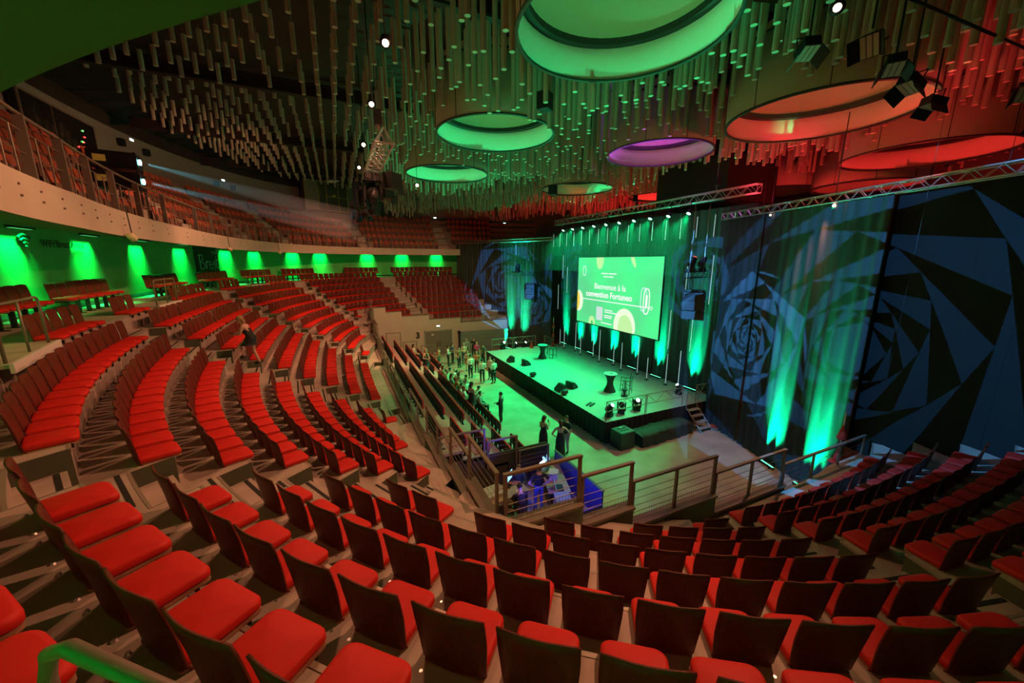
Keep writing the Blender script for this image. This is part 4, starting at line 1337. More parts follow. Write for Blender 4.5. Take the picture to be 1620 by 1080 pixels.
moving_head((17.0, 13.8, 8.15), .9, .5, 'moving head standing on the right lamp frame, right one', scale=1.1)
array((16.1, 31.2, 6.4), -.7, 'black hung loudspeaker cluster left of the screen')
lampframe((15.9, 31.0, 7.4), -.5, 'dark lamp frame above the left hung loudspeaker', 3.0)
moving_head((15.0, 31.5, 7.7), .5, .4, 'moving head standing on the left lamp frame, left one', scale=1.1)
moving_head((16.9, 30.4, 7.7), .9, .5, 'moving head standing on the left lamp frame, right one', scale=1.1)
for i, (x, y) in enumerate(((1.27, 13.5), (1.05, 15.2), (1.45, 16.4), (1.2, 17.6), (1.45, 18.8), (1.1, 19.4))):
    moving_head((x, y, 11.42), .5 * i, 2.5 + .2 * (i % 3), 'moving head hung under the triangular truss, %s from the camera' % ORD[i + 1], hang=True, scale=1.35)
for i, (x, y) in enumerate(((1.75, 12.5), (1.8, 14.5))):
    e = empty('flood_lamp', (x, y, 11.3), .5, 'dark flood lamp on the side of the triangular truss, %s' % ['near', 'far'][i], 'stage light', 'flood lamps')
    MB().box((0, 0, -.25), (.5, .35, .45), .3).build('housing', black_m, e); MB().box((.3, 0, -.45), (.35, .03, .3), .5).build('barn_door', black_m, e); MB().tube((0, 0, -.05), (0, 0, .2), .02, 6).build('hook', black_m, e)
# large black box behind the stage truss
e = empty('scoreboard_cube', (21.6, 17.3, 11.9), .0, 'big black box hanging behind the stage truss', 'scoreboard')
MB().box((0, 0, 1.25), (4.2, 5.0, 2.5)).build('body', mat('cube_black', (.02, .012, .012), .7), e)
for x in (-1.8, 1.8):
    for y in (-2.2, 2.2): MB().tube((x, y, 2.5), (x, y, 3.2), .02, 6).build('chain', steel, e)
for z in (.02, 2.48): MB().box((0, 0, z), (4.26, 5.06, .06)).build('edge_trim', black_m, e)

# ------------------------------------------------------------------ tungsten lamps seen glaring
glare = mat('lamp_glow', (.9, .7, .5), .3, emit=(1.0, .62, .36), es=16)
def profile_lamp(p, d, label, r=.065):
    d = Vector(d).normalized()
    e = empty('profile_lamp', p, 0, label, 'stage light', 'glaring tungsten lamps')
    q = d.to_track_quat('Z', 'Y').to_matrix().to_4x4()
    h = MB().lathe((0, 0, -.42), [(.09, 0), (.12, .05), (.12, .30), (r + .02, .40)], 14, caps=True)
    h.v = [tuple(q @ Vector(v)) for v in h.v]; h.build('housing', black_m, e, True)
    l_ = MB().lathe((0, 0, -.015), [(r, 0), (r, .02), (r * .5, .035)], 14)
    l_.v = [tuple(q @ Vector(v)) for v in l_.v]; l_.build('lens', glare, e)
    m = MB(); m.tube((0, 0, .16), (0, 0, 3.0), .016, 6); m.build('hanger', black_m, e)
for i, p in enumerate(((1.29, 8.95, 13.0), (1.29, 12.28, 13.0), (1.33, 16.39, 13.0), (1.37, 20.26, 13.0))):
    profile_lamp(p, Vector((-.5, -.2, 7)) - Vector(p), 'glaring warm lamp above the triangular truss, %s from the camera' % ORD[i + 1])
profile_lamp((4.66, 23.39, 13.0), Vector((0, 2, 7)) - Vector((4.66, 23.39, 13)), 'glaring warm lamp below the small green drum', .08)
profile_lamp((8.29, 4.55, 13.0), Vector((0, 0, 8.7)) - Vector((8.29, 4.55, 13)), 'glaring warm lamp at the top right under the ceiling', .06)
profile_lamp((wall_x(8.0) - .05, 8.0, 10.62), Vector((-14, -8, -2)), 'small glaring lamp under the right truss', .05)
profile_lamp((wall_x(10.7) - .05, 10.7, 10.62), Vector((-14, -8, -2)), 'dim small lamp under the right truss', .035)

# barn-door floods of the ceiling rig, top right
bd_m = mat('barn_door_inside', (.55, .42, .38), .5)
def flood(p, d, label, s=1.0):
    d = Vector(d).normalized()
    e = empty('barn_door_flood', p, 0, label, 'stage light', 'barn door floods under the ceiling')
    q = d.to_track_quat('Z', 'Y').to_matrix().to_4x4() @ Matrix.Scale(s, 4)
    def bld(mb, nm_, m): mb.v = [tuple(q @ Vector(v)) for v in mb.v]; return mb.build(nm_, m, e)
    bld(MB().box((0, 0, -.12), (.36, .5, .24)), 'housing', black_m)
    for k in range(3): bld(MB().box((-.12 + .12 * k, 0, .012), (.10, .46, .02)), 'reflector', bd_m)
    for s_ in (-1, 1):
        b_ = MB().box((0, 0, .14), (.02, .5, .3)); R_ = Matrix.Translation((s_ * .2, 0, 0)) @ Matrix.Rotation(s_ * .5, 4, 'Y')
        b_.v = [tuple(R_ @ Vector(v)) for v in b_.v]; bld(b_, 'barn_door', black_m)
    bld(MB().tube((-.22, 0, -.1), (-.22, 0, -.42), .015, 6).tube((.22, 0, -.1), (.22, 0, -.42), .015, 6).tube((-.22, 0, -.42), (.22, 0, -.42), .015, 6), 'yoke', black_m)
    MB().tube((0, 0, .3), (0, 0, 3.0), .02, 6).build('hanger', black_m, e)
FL = [((8.9, 5.3, 12.75), (-.2, -.3, -1), 'pale bracket flood right below the top right glaring lamp'), ((9.6, 4.6, 12.7), (-.9, -.1, -.5), 'dark flood with row of small lamps right of the glaring lamp'),
      ((10.6, 4.6, 12.5), (-.3, -.2, -1), 'dark flood with two pale doors above the red drum'), ((11.1, 4.5, 12.2), (-.5, .1, -1), 'dark flood with two black doors above the red drum'),
      ((13.6, 5.0, 12.4), (-.2, .1, -1), 'black flood beside the long thin cable'), ((13.2, 3.3, 12.9), (-.6, -.2, -1), 'red lit flood high at the right edge'),
      ((15.3, 4.0, 12.6), (-.7, -.4, -.7), 'flood with one glowing red lamp at the right edge'), ((16.4, 3.6, 12.6), (.2, .2, -1), 'dark square flood at the far right edge'),
      ((16.6, 3.9, 12.1), (-.2, .2, -1), 'dark flood above the rightmost red drum'), ((17.6, 4.0, 12.0), (-.7, -.3, -.8), 'red lit flood over the rightmost red drum'),
      ((7.2, 5.0, 13.4), (-.2, .2, -1), 'green lit flood hanging left of the top right lamp')]
for p, d, l_ in FL: flood(p, d, l_, .8)
pipe = MB(); pipe.tube((8.0, 4.4, 13.4), (19, 3.4, 13.1), .03, 8)
tag(pipe.build('lighting_pipe', black_m, None), 'black lighting pipe carrying the floods at top right', 'pipe')
for i, (p, l_) in enumerate((((6.4, 11.5, 13.6), 'dark box speaker among the tubes left of the second drum'), ((11.4, 19.4, 12.6), 'small dark lamp among the tubes before the violet drum'))):
    e = empty('ceiling_speaker', p, .6, l_, 'speaker', 'small boxes among the ceiling tubes')
    MB().box((0, 0, 0), (.42, .36, .5)).build('cabinet', speaker_m, e); MB().tube((0, 0, .25), (0, 0, 2.4), .02, 6).build('hanger', black_m, e)
    MB().box((0, -.19, 0), (.36, .02, .44)).build('grille', mat('grille_black', (.03, .03, .03), .5, .5), e)
# work floods on the upper walls
e = empty('work_flood', (.3, 33.5, 14.7), -.6, 'pale rectangular work flood hung before the louvred screen', 'lamp')
MB().box((0, 0, 0), (.8, .5, .1)).build('housing', steel, e); MB().tube((0, 0, .05), (0, 0, 1.4), .02, 6).build('hanger', black_m, e)
for k in range(3): MB().box((-.26 + .26 * k, 0, -.06), (.2, .44, .02)).build('reflector', white_m, e)
# louvred yellow framed cabin on the upper wall
yfm = mat('yellow_frame', (.62, .36, .05), .5)
p0, n0 = frame(116.5, -3.3)
e = empty('louvred_cabin', (p0.x, p0.y, 13.45), math.atan2(n0.y, n0.x) - PI / 2, 'yellow framed cabin with slatted panels on the upper wall', 'cabin')
MB().box((0, -.4, 1.3), (4.9, .7, 2.6)).build('body', mat('cabin_dark', (.09, .075, .06), .7), e)
for x in (-2.45, -1.2, -.45, .75, 1.65, 2.45): MB().box((x * -1, .0, 1.3), (.05, .06, 2.6)).build('frame_post', yfm, e)
for z in (0, 2.6): MB().box((0, 0, z), (4.95, .06, .06)).build('frame_rail', yfm, e)
MB().box((-.6, 0, 1.3), (2.3, .06, .05)).build('frame_rail', yfm, e); MB().box((-.3, .05, 1.42), (.35, .08, .18)).build('sign_box', yfm, e)
slm = mat('cabin_slat', (.50, .38, .30), .6)
for k in range(15):
    MB().box((1.85, .01, .14 + k * .165), (1.15, .05, .09)).build('slat', slm, e)
    MB().box((-2.05, .01, .14 + k * .165), (.75, .05, .08)).build('slat', slm, e)
# small emergency lights
emg = mat('emergency_glow', (.6, .8, .8), .4, emit=(.62, 1.0, .92), es=9)
def emergency(p, n_, label):
    e = empty('emergency_light', p, math.atan2(n_.y, n_.x) - PI / 2, label, 'lamp', 'emergency lights on the walls')
    MB().box((0, .03, 0), (.34, .06, .14)).build('housing', white_m, e); MB().box((0, .065, 0), (.26, .03, .08)).build('diffuser', emg, e)
for t, z, l_ in ((163.3, 15.3, 'small white emergency light high on the left wall'), (143.6, 14.75, 'small white emergency light on the left corner wall'), (90.0, 13.7, 'small white emergency light on the far end wall'), (73.4, 13.35, 'small white emergency light above the left drape')):
    p, n_ = frame(t, UW + .02); emergency((p.x, p.y, z), n_, l_)
    for s_ in (-1, 1):
        q, n2 = frame(t + s_ * 2.2, UW + .05)
        o = MB().box((0, .1, 0), (.26, .24, .36)).box((0, .23, 0), (.2, .02, .3)).build('wall_speaker', speaker_m, None, loc=(q.x, q.y, z - .4), rz=math.atan2(n2.y, n2.x) - PI / 2)
        tag(o, 'small dark wall speaker %s of the %s' % ('left' if s_ > 0 else 'right', l_.replace('small white ', '')), 'speaker', 'wall speakers')
emergency((8.2, PY1 - .06, 2.75), Vector((0, -1)), 'bright exit light above the far double door')
text('3', None, (6.3, PY1 - .07, 1.75), .75, mat('sign_black', (.02, .02, .02), .6), name='wall_number', bold=.03, rz=0)
# concourse: downlights washing the wall green, banner, lettering
dl_m = mat('downlight_lens', (.1, .4, .1), .3, emit=(.15, 1.0, .30), es=.5)
GW = (0.0, 1.0, 0.16)
DL = [(t, 'number %s of those behind the camera' % ORD[i + 1]) for i, t in enumerate((256, 249, 242, 236, 230.5, 225, 219, 212, 204))] + [(196.0, 'left of the picture edge'), (183.6, 'at the left picture edge'), (179.7, 'over the wifi lettering'), (173.8, 'second left of the banner'), (165.2, 'just left of the banner'), (152.9, 'just right of the banner'),
      (143.9, 'second right of the banner'), (131.1, 'third right of the banner'), (122.0, 'by the far corner doors'), (107.2, 'left on the far wall'), (97.5, 'middle on the far wall'), (90.4, 'right on the far wall')]
for t, l_ in DL:
    p, n_ = frame(t, -3.3)
    q = p + n_ * .30
    rz = math.atan2(n_.y, n_.x) - PI / 2
    e = empty('wall_washer', (q.x, q.y, 9.72), rz, 'green wall washer lamp under the balcony, %s' % l_, 'lamp', 'green wall washers under the balcony')
    MB().box((0, 0, -.05), (1.0, .16, .10)).build('housing', black_m, e); MB().box((0, -.02, -.105), (.9, .08, .012)).build('lens', dl_m, e)
    lq = p + n_ * .16
    tq = p + n_ * .05
    area('wall_washer_light', (lq.x, lq.y, 9.66), (tq.x, tq.y, 7.3), GW, 75 if t < 200 else 46, 1.1, .05, 58)
p, n_ = frame(158.6, -3.25)
rz = math.atan2(n_.y, n_.x) - PI / 2
bn = empty('wall_banner', (p.x, p.y, 7.25), rz, 'tall dark banner with green handwritten Brest logo on the wall', 'banner')
MB().box((0, .02, 1.2), (2.5, .04, 2.35)).build('panel', mat('banner_dark', (.012, .02, .014), .7), bn)
bgn = mat('banner_print', (.20, .62, .42), .6)
def stroke(pts, r=.035): MB().path([(x, .05, z) for x, z in pts], r, 6).build('lettering', bgn, bn)
# the viewer looks along -y of the banner frame: x runs right to left
def bx(pts): return [(-x, z) for x, z in pts]
stroke(bx([(-.85, .95), (-.85, 1.85)])); stroke(bx([(-.98, 1.78), (-.7, 1.86), (-.48, 1.76), (-.5, 1.55), (-.8, 1.42), (-.45, 1.32), (-.38, 1.1), (-.55, .97), (-.85, .97)]))
stroke(bx([(-.22, .97), (-.20, 1.45)])); stroke(bx([(-.20, 1.3), (-.05, 1.45), (.08, 1.42)]))
stroke(bx([(.12, 1.2), (.42, 1.25), (.36, 1.42), (.2, 1.42), (.12, 1.2), (.18, 1.0), (.36, .96), (.5, 1.05)])); stroke(bx([(.5, 1.05), (.72, 1.45), (.80, 1.3), (.82, 1.08), (.68, .96)]))
stroke(bx([(1.0, 1.75), (.97, 1.2), (1.05, 1.0), (1.18, 1.02)])); stroke(bx([(.82, 1.48), (1.15, 1.52)]))
for i in range(9):
    a = math.radians(150 + i * 24)
    MB().path([(-.95 + .12 * math.cos(a), .05, 2.12 + .12 * math.sin(a)), (-.95 + .42 * math.cos(a), .05, 2.12 + .24 * math.sin(a))], .018, 5).build('emblem_ray', bgn, bn)
p, n_ = frame(180.6, -3.25)
wf = empty('wifi_lettering', (p.x, p.y, 9.15), math.atan2(n_.y, n_.x) - PI / 2, 'dark wifi symbol and Brest Arena lettering high on the green wall', 'lettering')
dk = mat('wall_print', (.02, .06, .025), .7)
text('WiFi Brest Arena', wf, (-.15, .02, .0), .33, dk, bold=.006, rz=PI)
for i, r_ in enumerate((.12, .24, .36)):
    MB().path([(1.75 + r_ * math.cos(a), .03, -.02 + r_ * math.sin(a)) for a in [math.radians(45 + 15 * q) for q in range(7)]], .03, 5).build('symbol_arc', dk, wf)
MB().lathe((1.75, .03, -.06), [(.02, 0), (.05, .04), (.02, .08)], 8).build('symbol_dot', dk, wf)
# projectors on rods below the fascia
for t, l_ in ((190.4, 'left'), (170.6, 'second'), (150.0, 'third')):
    p, n_ = frame(t, .12)
    e = empty('rod_projector', (p.x, p.y, 9.32), math.atan2(n_.y, n_.x) - PI / 2, 'cream spotlight on a rod below the balcony fascia, %s from the left' % l_, 'lamp', 'cream spotlights below the balcony')
    MB().tube((0, .02, 0), (.12, .02, .75), .014, 6).build('rod', black_m, e)
    h = MB().lathe((0, 0, -.18), [(.06, 0), (.09, .04), (.09, .24), (.06, .34)], 12); M_ = Matrix.Rotation(1.35, 4, 'Y'); h.v = [tuple(M_ @ Vector(v)) for v in h.v]
    h.build('housing', mat('cream_paint', (.75, .6, .38), .5), e, True)
# video projector stack on the balcony
p, n_ = frame(181.0, -1.3)
e = empty('projector_stack', (p.x, p.y, BZ + BR), math.radians(-171), 'black stack of two projectors with cyan lenses on the balcony', 'projector')
for i in range(2):
    MB().box((0, 0, .85 + i * .62), (1.2, .8, .5)).build('projector_body', black_m, e)
    MB().box((.3, .41, .85 + i * .62), (.3, .03, .2)).build('amber_panel', mat('amber_panel', (.3, .15, .03), .5, emit=(.8, .4, .05), es=.12), e)
    MB().lathe((0, 0, 0), [(.09, 0), (.09, .05), (.05, .06)], 12).build('lens', mat('cyan_lens', (.2, .8, .8), .2, emit=(.35, 1.0, .95), es=12), e, loc=(-.62, .2, .85 + i * .62)).rotation_euler = (0, -PI / 2, 0)
for x in (-.55, .55):
    for y in (-.35, .35): MB().tube((x, y, 0), (x, y, 1.75), .03, 6).build('frame_leg', black_m, e)

# ------------------------------------------------------------------ thin stage haze that shows the light beams
def haze_mat(name, dens, an=.35):
    m = bpy.data.materials.new(name); m.use_nodes = True
    nt = m.node_tree; nt.nodes.remove(nt.nodes['Principled BSDF'])
    v = nt.nodes.new('ShaderNodeVolumeScatter'); v.inputs['Density'].default_value = dens; v.inputs['Anisotropy'].default_value = an
    nt.links.new(v.outputs[0], nt.nodes['Material Output'].inputs['Volume'])
    return m
o = MB().box((0, 0, 0), (2.6, 17.2, 3.4)).build('stage_haze', haze_mat('stage_haze', .012), None, loc=(17.2, 21.6, 9.65))
tag(stuff(o), 'thin haze under the stage truss showing green lamp beams', 'haze')
pq, nq = frame(181.0, -1.3)
rq = math.radians(-171)
for i in range(2):
    l0 = Vector((pq.x, pq.y, BZ + BR + .85 + i * .62)) + Matrix.Rotation(rq, 3, 'Z') @ Vector((-.70, .2, 0))
    tg = Vector((18.2, 22.0, 6.2 + i * .4))
    d = (tg - l0).normalized()
    spot('projector_beam', l0, tg, (.20, .85, 1.0), 900, 9, .4, .03)
    hz = MB().tube(l0 + d * .15, l0 + d * 7.0, .05, 12, 0, .50).build('beam_haze', haze_mat('beam_haze', .22, .2), None)
    tag(stuff(hz), 'faint blue green light beam leaving the %s balcony projector' % ('lower' if i == 0 else 'upper'), 'haze')
# ------------------------------------------------------------------ ceiling drums
def drum(c, r, zb, h, label):
    e = empty('ceiling_drum', (c[0], c[1], zb), 0, label, 'lampshade', 'big drum baffles under the ceiling')
    n = 48
    MB().lathe((0, 0, 0), [(r, 0), (r, h), (r - .03, h), (r - .03, 0), (r, 0)], n, caps=False).build('outer_shell', drum_m, e, True)
    MB().lathe((0, 0, -.02), [(r - .06, 0), (r + .02, 0), (r + .02, .06), (r - .06, .06), (r - .06, 0)], n, caps=False).build('rim', mat('drum_rim', (.05, .06, .05), .6), e, True)
    MB().lathe((0, 0, h * .40), [(r - .02, 0), (r * .90, .0), (r * .90, .16), (r - .02, .16)], n, caps=False).build('dark_ring', drum_dark, e)
    MB().lathe((0, 0, h * .40 + .16), [(r * .94, 0), (r * .90, h * .75)], n, caps=False).build('upper_shell', drum_m, e, True)
    MB().lathe((0, 0, h * 1.20), [(r * .93, 0), (.01, .02)], n, caps=False).build('closing_disc', drum_m, e)
    MB().lathe((0, 0, h), [(r + .01, 0), (r + .01, .08), (r * .90, .08), (r * .90, .0), (r + .01, 0)], n, caps=False).build('top_ring', drum_dark, e)
    for i in range(6):
        a = 2 * PI * i / 6
        MB().tube((r * math.cos(a), r * math.sin(a), h), (r * .9 * math.cos(a), r * .9 * math.sin(a), h * 1.19), .03, 6).build('bracket', drum_dark, e)
    for i in range(9):
        a = 2 * PI * (i + .3) / 9
        MB().tube(((r + .006) * math.cos(a), (r + .006) * math.sin(a), .05), ((r + .006) * math.cos(a), (r + .006) * math.sin(a), h), .012, 4).build('seam', drum_dark, e)
DR = [((6.25, 7.75), 2.38, 13.7, 'largest drum baffle at the top of the picture, lit green'), ((6.35, 15.5), 2.38, 13.7, 'green lit drum baffle left of the picture centre'),
      ((6.45, 23.3), 2.40, 13.7, 'small looking green drum baffle behind the triangular truss'), ((14.5, 14.8), 2.40, 13.7, 'violet lit drum baffle above the stage truss'),
      ((15.1, 8.35), 2.75, 13.4, 'large red lit drum baffle at the right'), ((16.1, 24.0), 2.5, 13.7, 'dim red drum baffle above the left end of the stage truss'),
      ((22.6, 8.3), 2.7, 13.0, 'bright red drum baffle above the right truss'), ((27.2, 17.0), 2.4, 13.2, 'red drum baffle half hidden by the black box'), ((24.0, 24.0), 2.4, 13.7, 'far red drum baffle left of the black box'),
      ((27.0, 12.0), 2.4, 12.7, 'red drum baffle just above the right truss')]
for c, r, zb, l_ in DR: drum(c, r, zb, 2.0, l_)

# ------------------------------------------------------------------ hanging ceiling tubes
rnd = random.Random(11)
tubes = []
x = -9.0
ix = 0
while x < 31:
    y = -4.0 + (ix % 2) * .55
    while y < 45:
        jt = interp(x, [-9, 2, 6, 30], [.04, .06, .3, .3])
        px, py = x + (rnd.random() - .5) * jt, y + (rnd.random() - .5) * jt
        keep = rnd.random() < .88
        y += 1.1 if x < 3 else .62
        if not keep: continue
        # inside the hall wall
        dx, dy = abs(px - BCX) / (BA + 2.6), abs(py - BCY) / (BB + 2.6)
        if dx ** BN + dy ** BN > 1: continue
        if any((px - c[0]) ** 2 + (py - c[1]) ** 2 < (r + .14) ** 2 for c, r, zb, l_ in DR): continue
        if 19.2 < px < 24.0 and 14.5 < py < 20.1: continue
        if -3.2 < px < 4.6 and py > 38.6: continue
        edge = interp(px, [-9, -1, 1.5, 5, 30], [0, .05, .3, 1, 1])
        wv = .5 + .5 * math.sin(px * .55 + 1.3) * math.sin(py * .42 + .4)
        ln = .62 + edge * (.75 + 1.0 * wv + .65 * rnd.random())
        zt = 15.95
        zb = zt - ln
        tubes.append((px, py, zb, ln))
    x += .56
    ix += 1
tubes.sort(key=lambda q: (Vector((q[0], q[1], q[2])) - CAM).length)
vis_t = [q for q in tubes if in_view((q[0], q[1], q[2]), 20)]
near_t = vis_t[:300]
idn = set(id(q) for q in near_t)
DRN = ['largest green drum', 'second green drum', 'small green drum', 'violet drum', 'large red drum', 'dim red drum', 'bright red drum', 'half hidden red drum', 'far red drum', 'lowest red drum']
tm = {}
for q in near_t:
    ky = round(q[3] / .12)
    if ky not in tm:
        ln = ky * .12
        tm[ky] = MB().tube((0, 0, 0), (0, 0, ln), .075, 12).tube((0, 0, ln), (0, 0, ln + .6), .006, 4, caps=False).mesh('hanging_tube', bar_m)
    o = place('hanging_tube', tm[ky], None, (q[0], q[1], q[2]))
    dn = min(DR, key=lambda d_: (d_[0][0] - q[0]) ** 2 + (d_[0][1] - q[1]) ** 2)
    di = DR.index(dn)
    side = ('nearer than' if q[1] < dn[0][1] else 'beyond') + (' and left of' if q[0] < dn[0][0] else ' and right of')
    far_ = math.hypot(dn[0][0] - q[0], dn[0][1] - q[1]) - dn[1]
    tag(o, '%s pale ceiling tube, %s the %s' % (('short' if q[3] < 1.0 else 'middling' if q[3] < 1.7 else 'long') + (' close' if far_ < 1.2 else ''), side, DRN[di]), 'tube', 'nearest hanging ceiling tubes')
mb = MB()
for q in tubes:
    if id(q) in idn: continue
    mb.tube((q[0], q[1], q[2]), (q[0], q[1], q[2] + q[3]), .075, 8)
tag(stuff(mb.build('hanging_tube_field', bar_m)), 'thousands of pale tubes hanging under the dark ceiling', 'tubes')
# ------------------------------------------------------------------ sound and light desk in the near pit corner
dsk = mat('desk_top', (.30, .18, .10), .5, noise=.1, scale=5)
scrn = mat('monitor_screen', (.05, .08, .1), .3, emit=(.30, .62, .95), es=1.6)
scrw = mat('laptop_screen', (.2, .25, .3), .3, emit=(.70, .85, 1.0), es=2.2)
def desk(loc, rz, L_, W_, label):
    e = empty('control_desk', loc, rz, label, 'desk', 'control desks')
    MB().box((0, 0, .76), (L_, W_, .04)).build('table_top', dsk, e)
    for x in (-L_ / 2 + .08, L_ / 2 - .08):
        for y in (-W_ / 2 + .08, W_ / 2 - .08): MB().box((x, y, .37), (.05, .05, .74)).build('leg', black_m, e)
    MB().box((0, W_ / 2 - .02, .45), (L_ - .1, .02, .55)).build('modesty_panel', black_m, e)
desk((4.55, 10.85, 0), .15, 1.9, .8, 'wooden control desk behind the near pit corner, left one')
desk((6.75, 10.95, 0), 1.25, 2.0, .8, 'dark control desk behind the near guard rail, right one')
def laptop(loc, rz, m, label, w_=.4):
    e = empty('laptop', loc, rz, label, 'laptop', 'laptops on the control desks')
    MB().box((0, 0, .012), (w_, .28, .024)).build('keyboard_base', black_m, e)
    s_ = MB().box((0, 0, .14), (w_, .02, .27)); M_ = Matrix.Translation((0, .14, .02)) @ Matrix.Rotation(-.25, 4, 'X'); s_.v = [tuple(M_ @ Vector(v)) for v in s_.v]; s_.build('lid', black_m, e)
    s_ = MB().box((0, -.012, .14), (w_ - .03, .006, .24)); s_.v = [tuple(M_ @ Vector(v)) for v in s_.v]; s_.build('screen', m, e)
def monitor(loc, rz, m, label):
    e = empty('desk_monitor', loc, rz, label, 'monitor', 'monitors on the control desks')
    MB().box((0, 0, .01), (.24, .18, .02)).build('base', black_m, e); MB().box((0, .03, .15), (.05, .03, .3)).build('stem', black_m, e)
    MB().box((0, 0, .40), (.56, .04, .36)).build('bezel', black_m, e); MB().box((0, -.023, .40), (.52, .006, .32)).build('screen', m, e)
monitor((4.95, 11.1, .78), .75, scrn, 'slanted blue monitor on the left control desk')
laptop((6.75, 11.55, .78), .5, scrw, 'bright white laptop on the right control desk')
laptop((7.05, 11.85, .78), .3, scrn, 'blue laptop at the far end of the right control desk')
laptop((6.55, 10.25, .78), 1.2, scrn, 'pale blue laptop at the near end of the right control desk')
e = empty('mixing_console', (4.2, 10.9, .78), .2, 'grey mixing console on the left control desk', 'console')
MB().box((0, 0, .07), (.95, .6, .12)).build('body', mat('console_grey', (.35, .34, .31), .5), e)
for i in range(12): MB().box((-.4 + i * .072, -.1, .135), (.02, .03, .02)).build('fader', black_m, e)
e = empty('cardboard_box', (6.72, 10.95, .78), .9, 'pale brown box on the right control desk', 'box')
MB().box((0, 0, .11), (.42, .34, .22)).build('body', mat('cardboard', (.55, .40, .28), .8), e)
for s_ in (-1, 1): MB().box((0, s_ * .09, .226), (.42, .17, .012)).build('flap', mat('cardboard', (.55, .40, .28), .8), e)
e = empty('equipment_rack', (6.35, 9.7, 0), 1.2, 'open equipment rack with cables by the near guard rail', 'rack')
for x in (-.28, .28):
    for y in (-.25, .25): MB().box((x, y, .4), (.04, .04, .8)).build('post', steel, e)
for z in (.15, .35, .55, .78): MB().box((0, 0, z), (.6, .54, .05)).build('unit', mat('rack_unit', (.2, .17, .15), .5), e)
e = empty('crowd_barrier', (7.52, 10.6, 0), 0, 'low dark barrier glowing blue inside, beside the control desks', 'barrier')
blu = mat('blue_cloth', (.05, .06, .30), .6)
MB().box((0, 0, .55), (.06, 3.1, 1.1)).build('side_panel', blu, e); MB().box((0, 0, 1.11), (.10, 3.14, .04)).build('top_edge', mat('barrier_edge', (.06, .10, .09), .5), e)
MB().box((-.55, -1.56, .30), (1.1, .06, .6)).build('end_panel', blu, e)
spot('desk_blue_light', (6.5, 9.6, 1.9), (7.5, 10.2, .3), (.03, .05, 1.0), 90, 130, .6, .05)
spot('desk_blue_light', (5.2, 9.7, 1.6), (5.7, 10.4, .4), (.03, .05, 1.0), 60, 100, .6, .05)
spot('desk_blue_light', (5.0, 11.2, 2.3), (4.6, 12.0, 2.4), (.03, .03, 1.0), 45, 120, .6, .05)

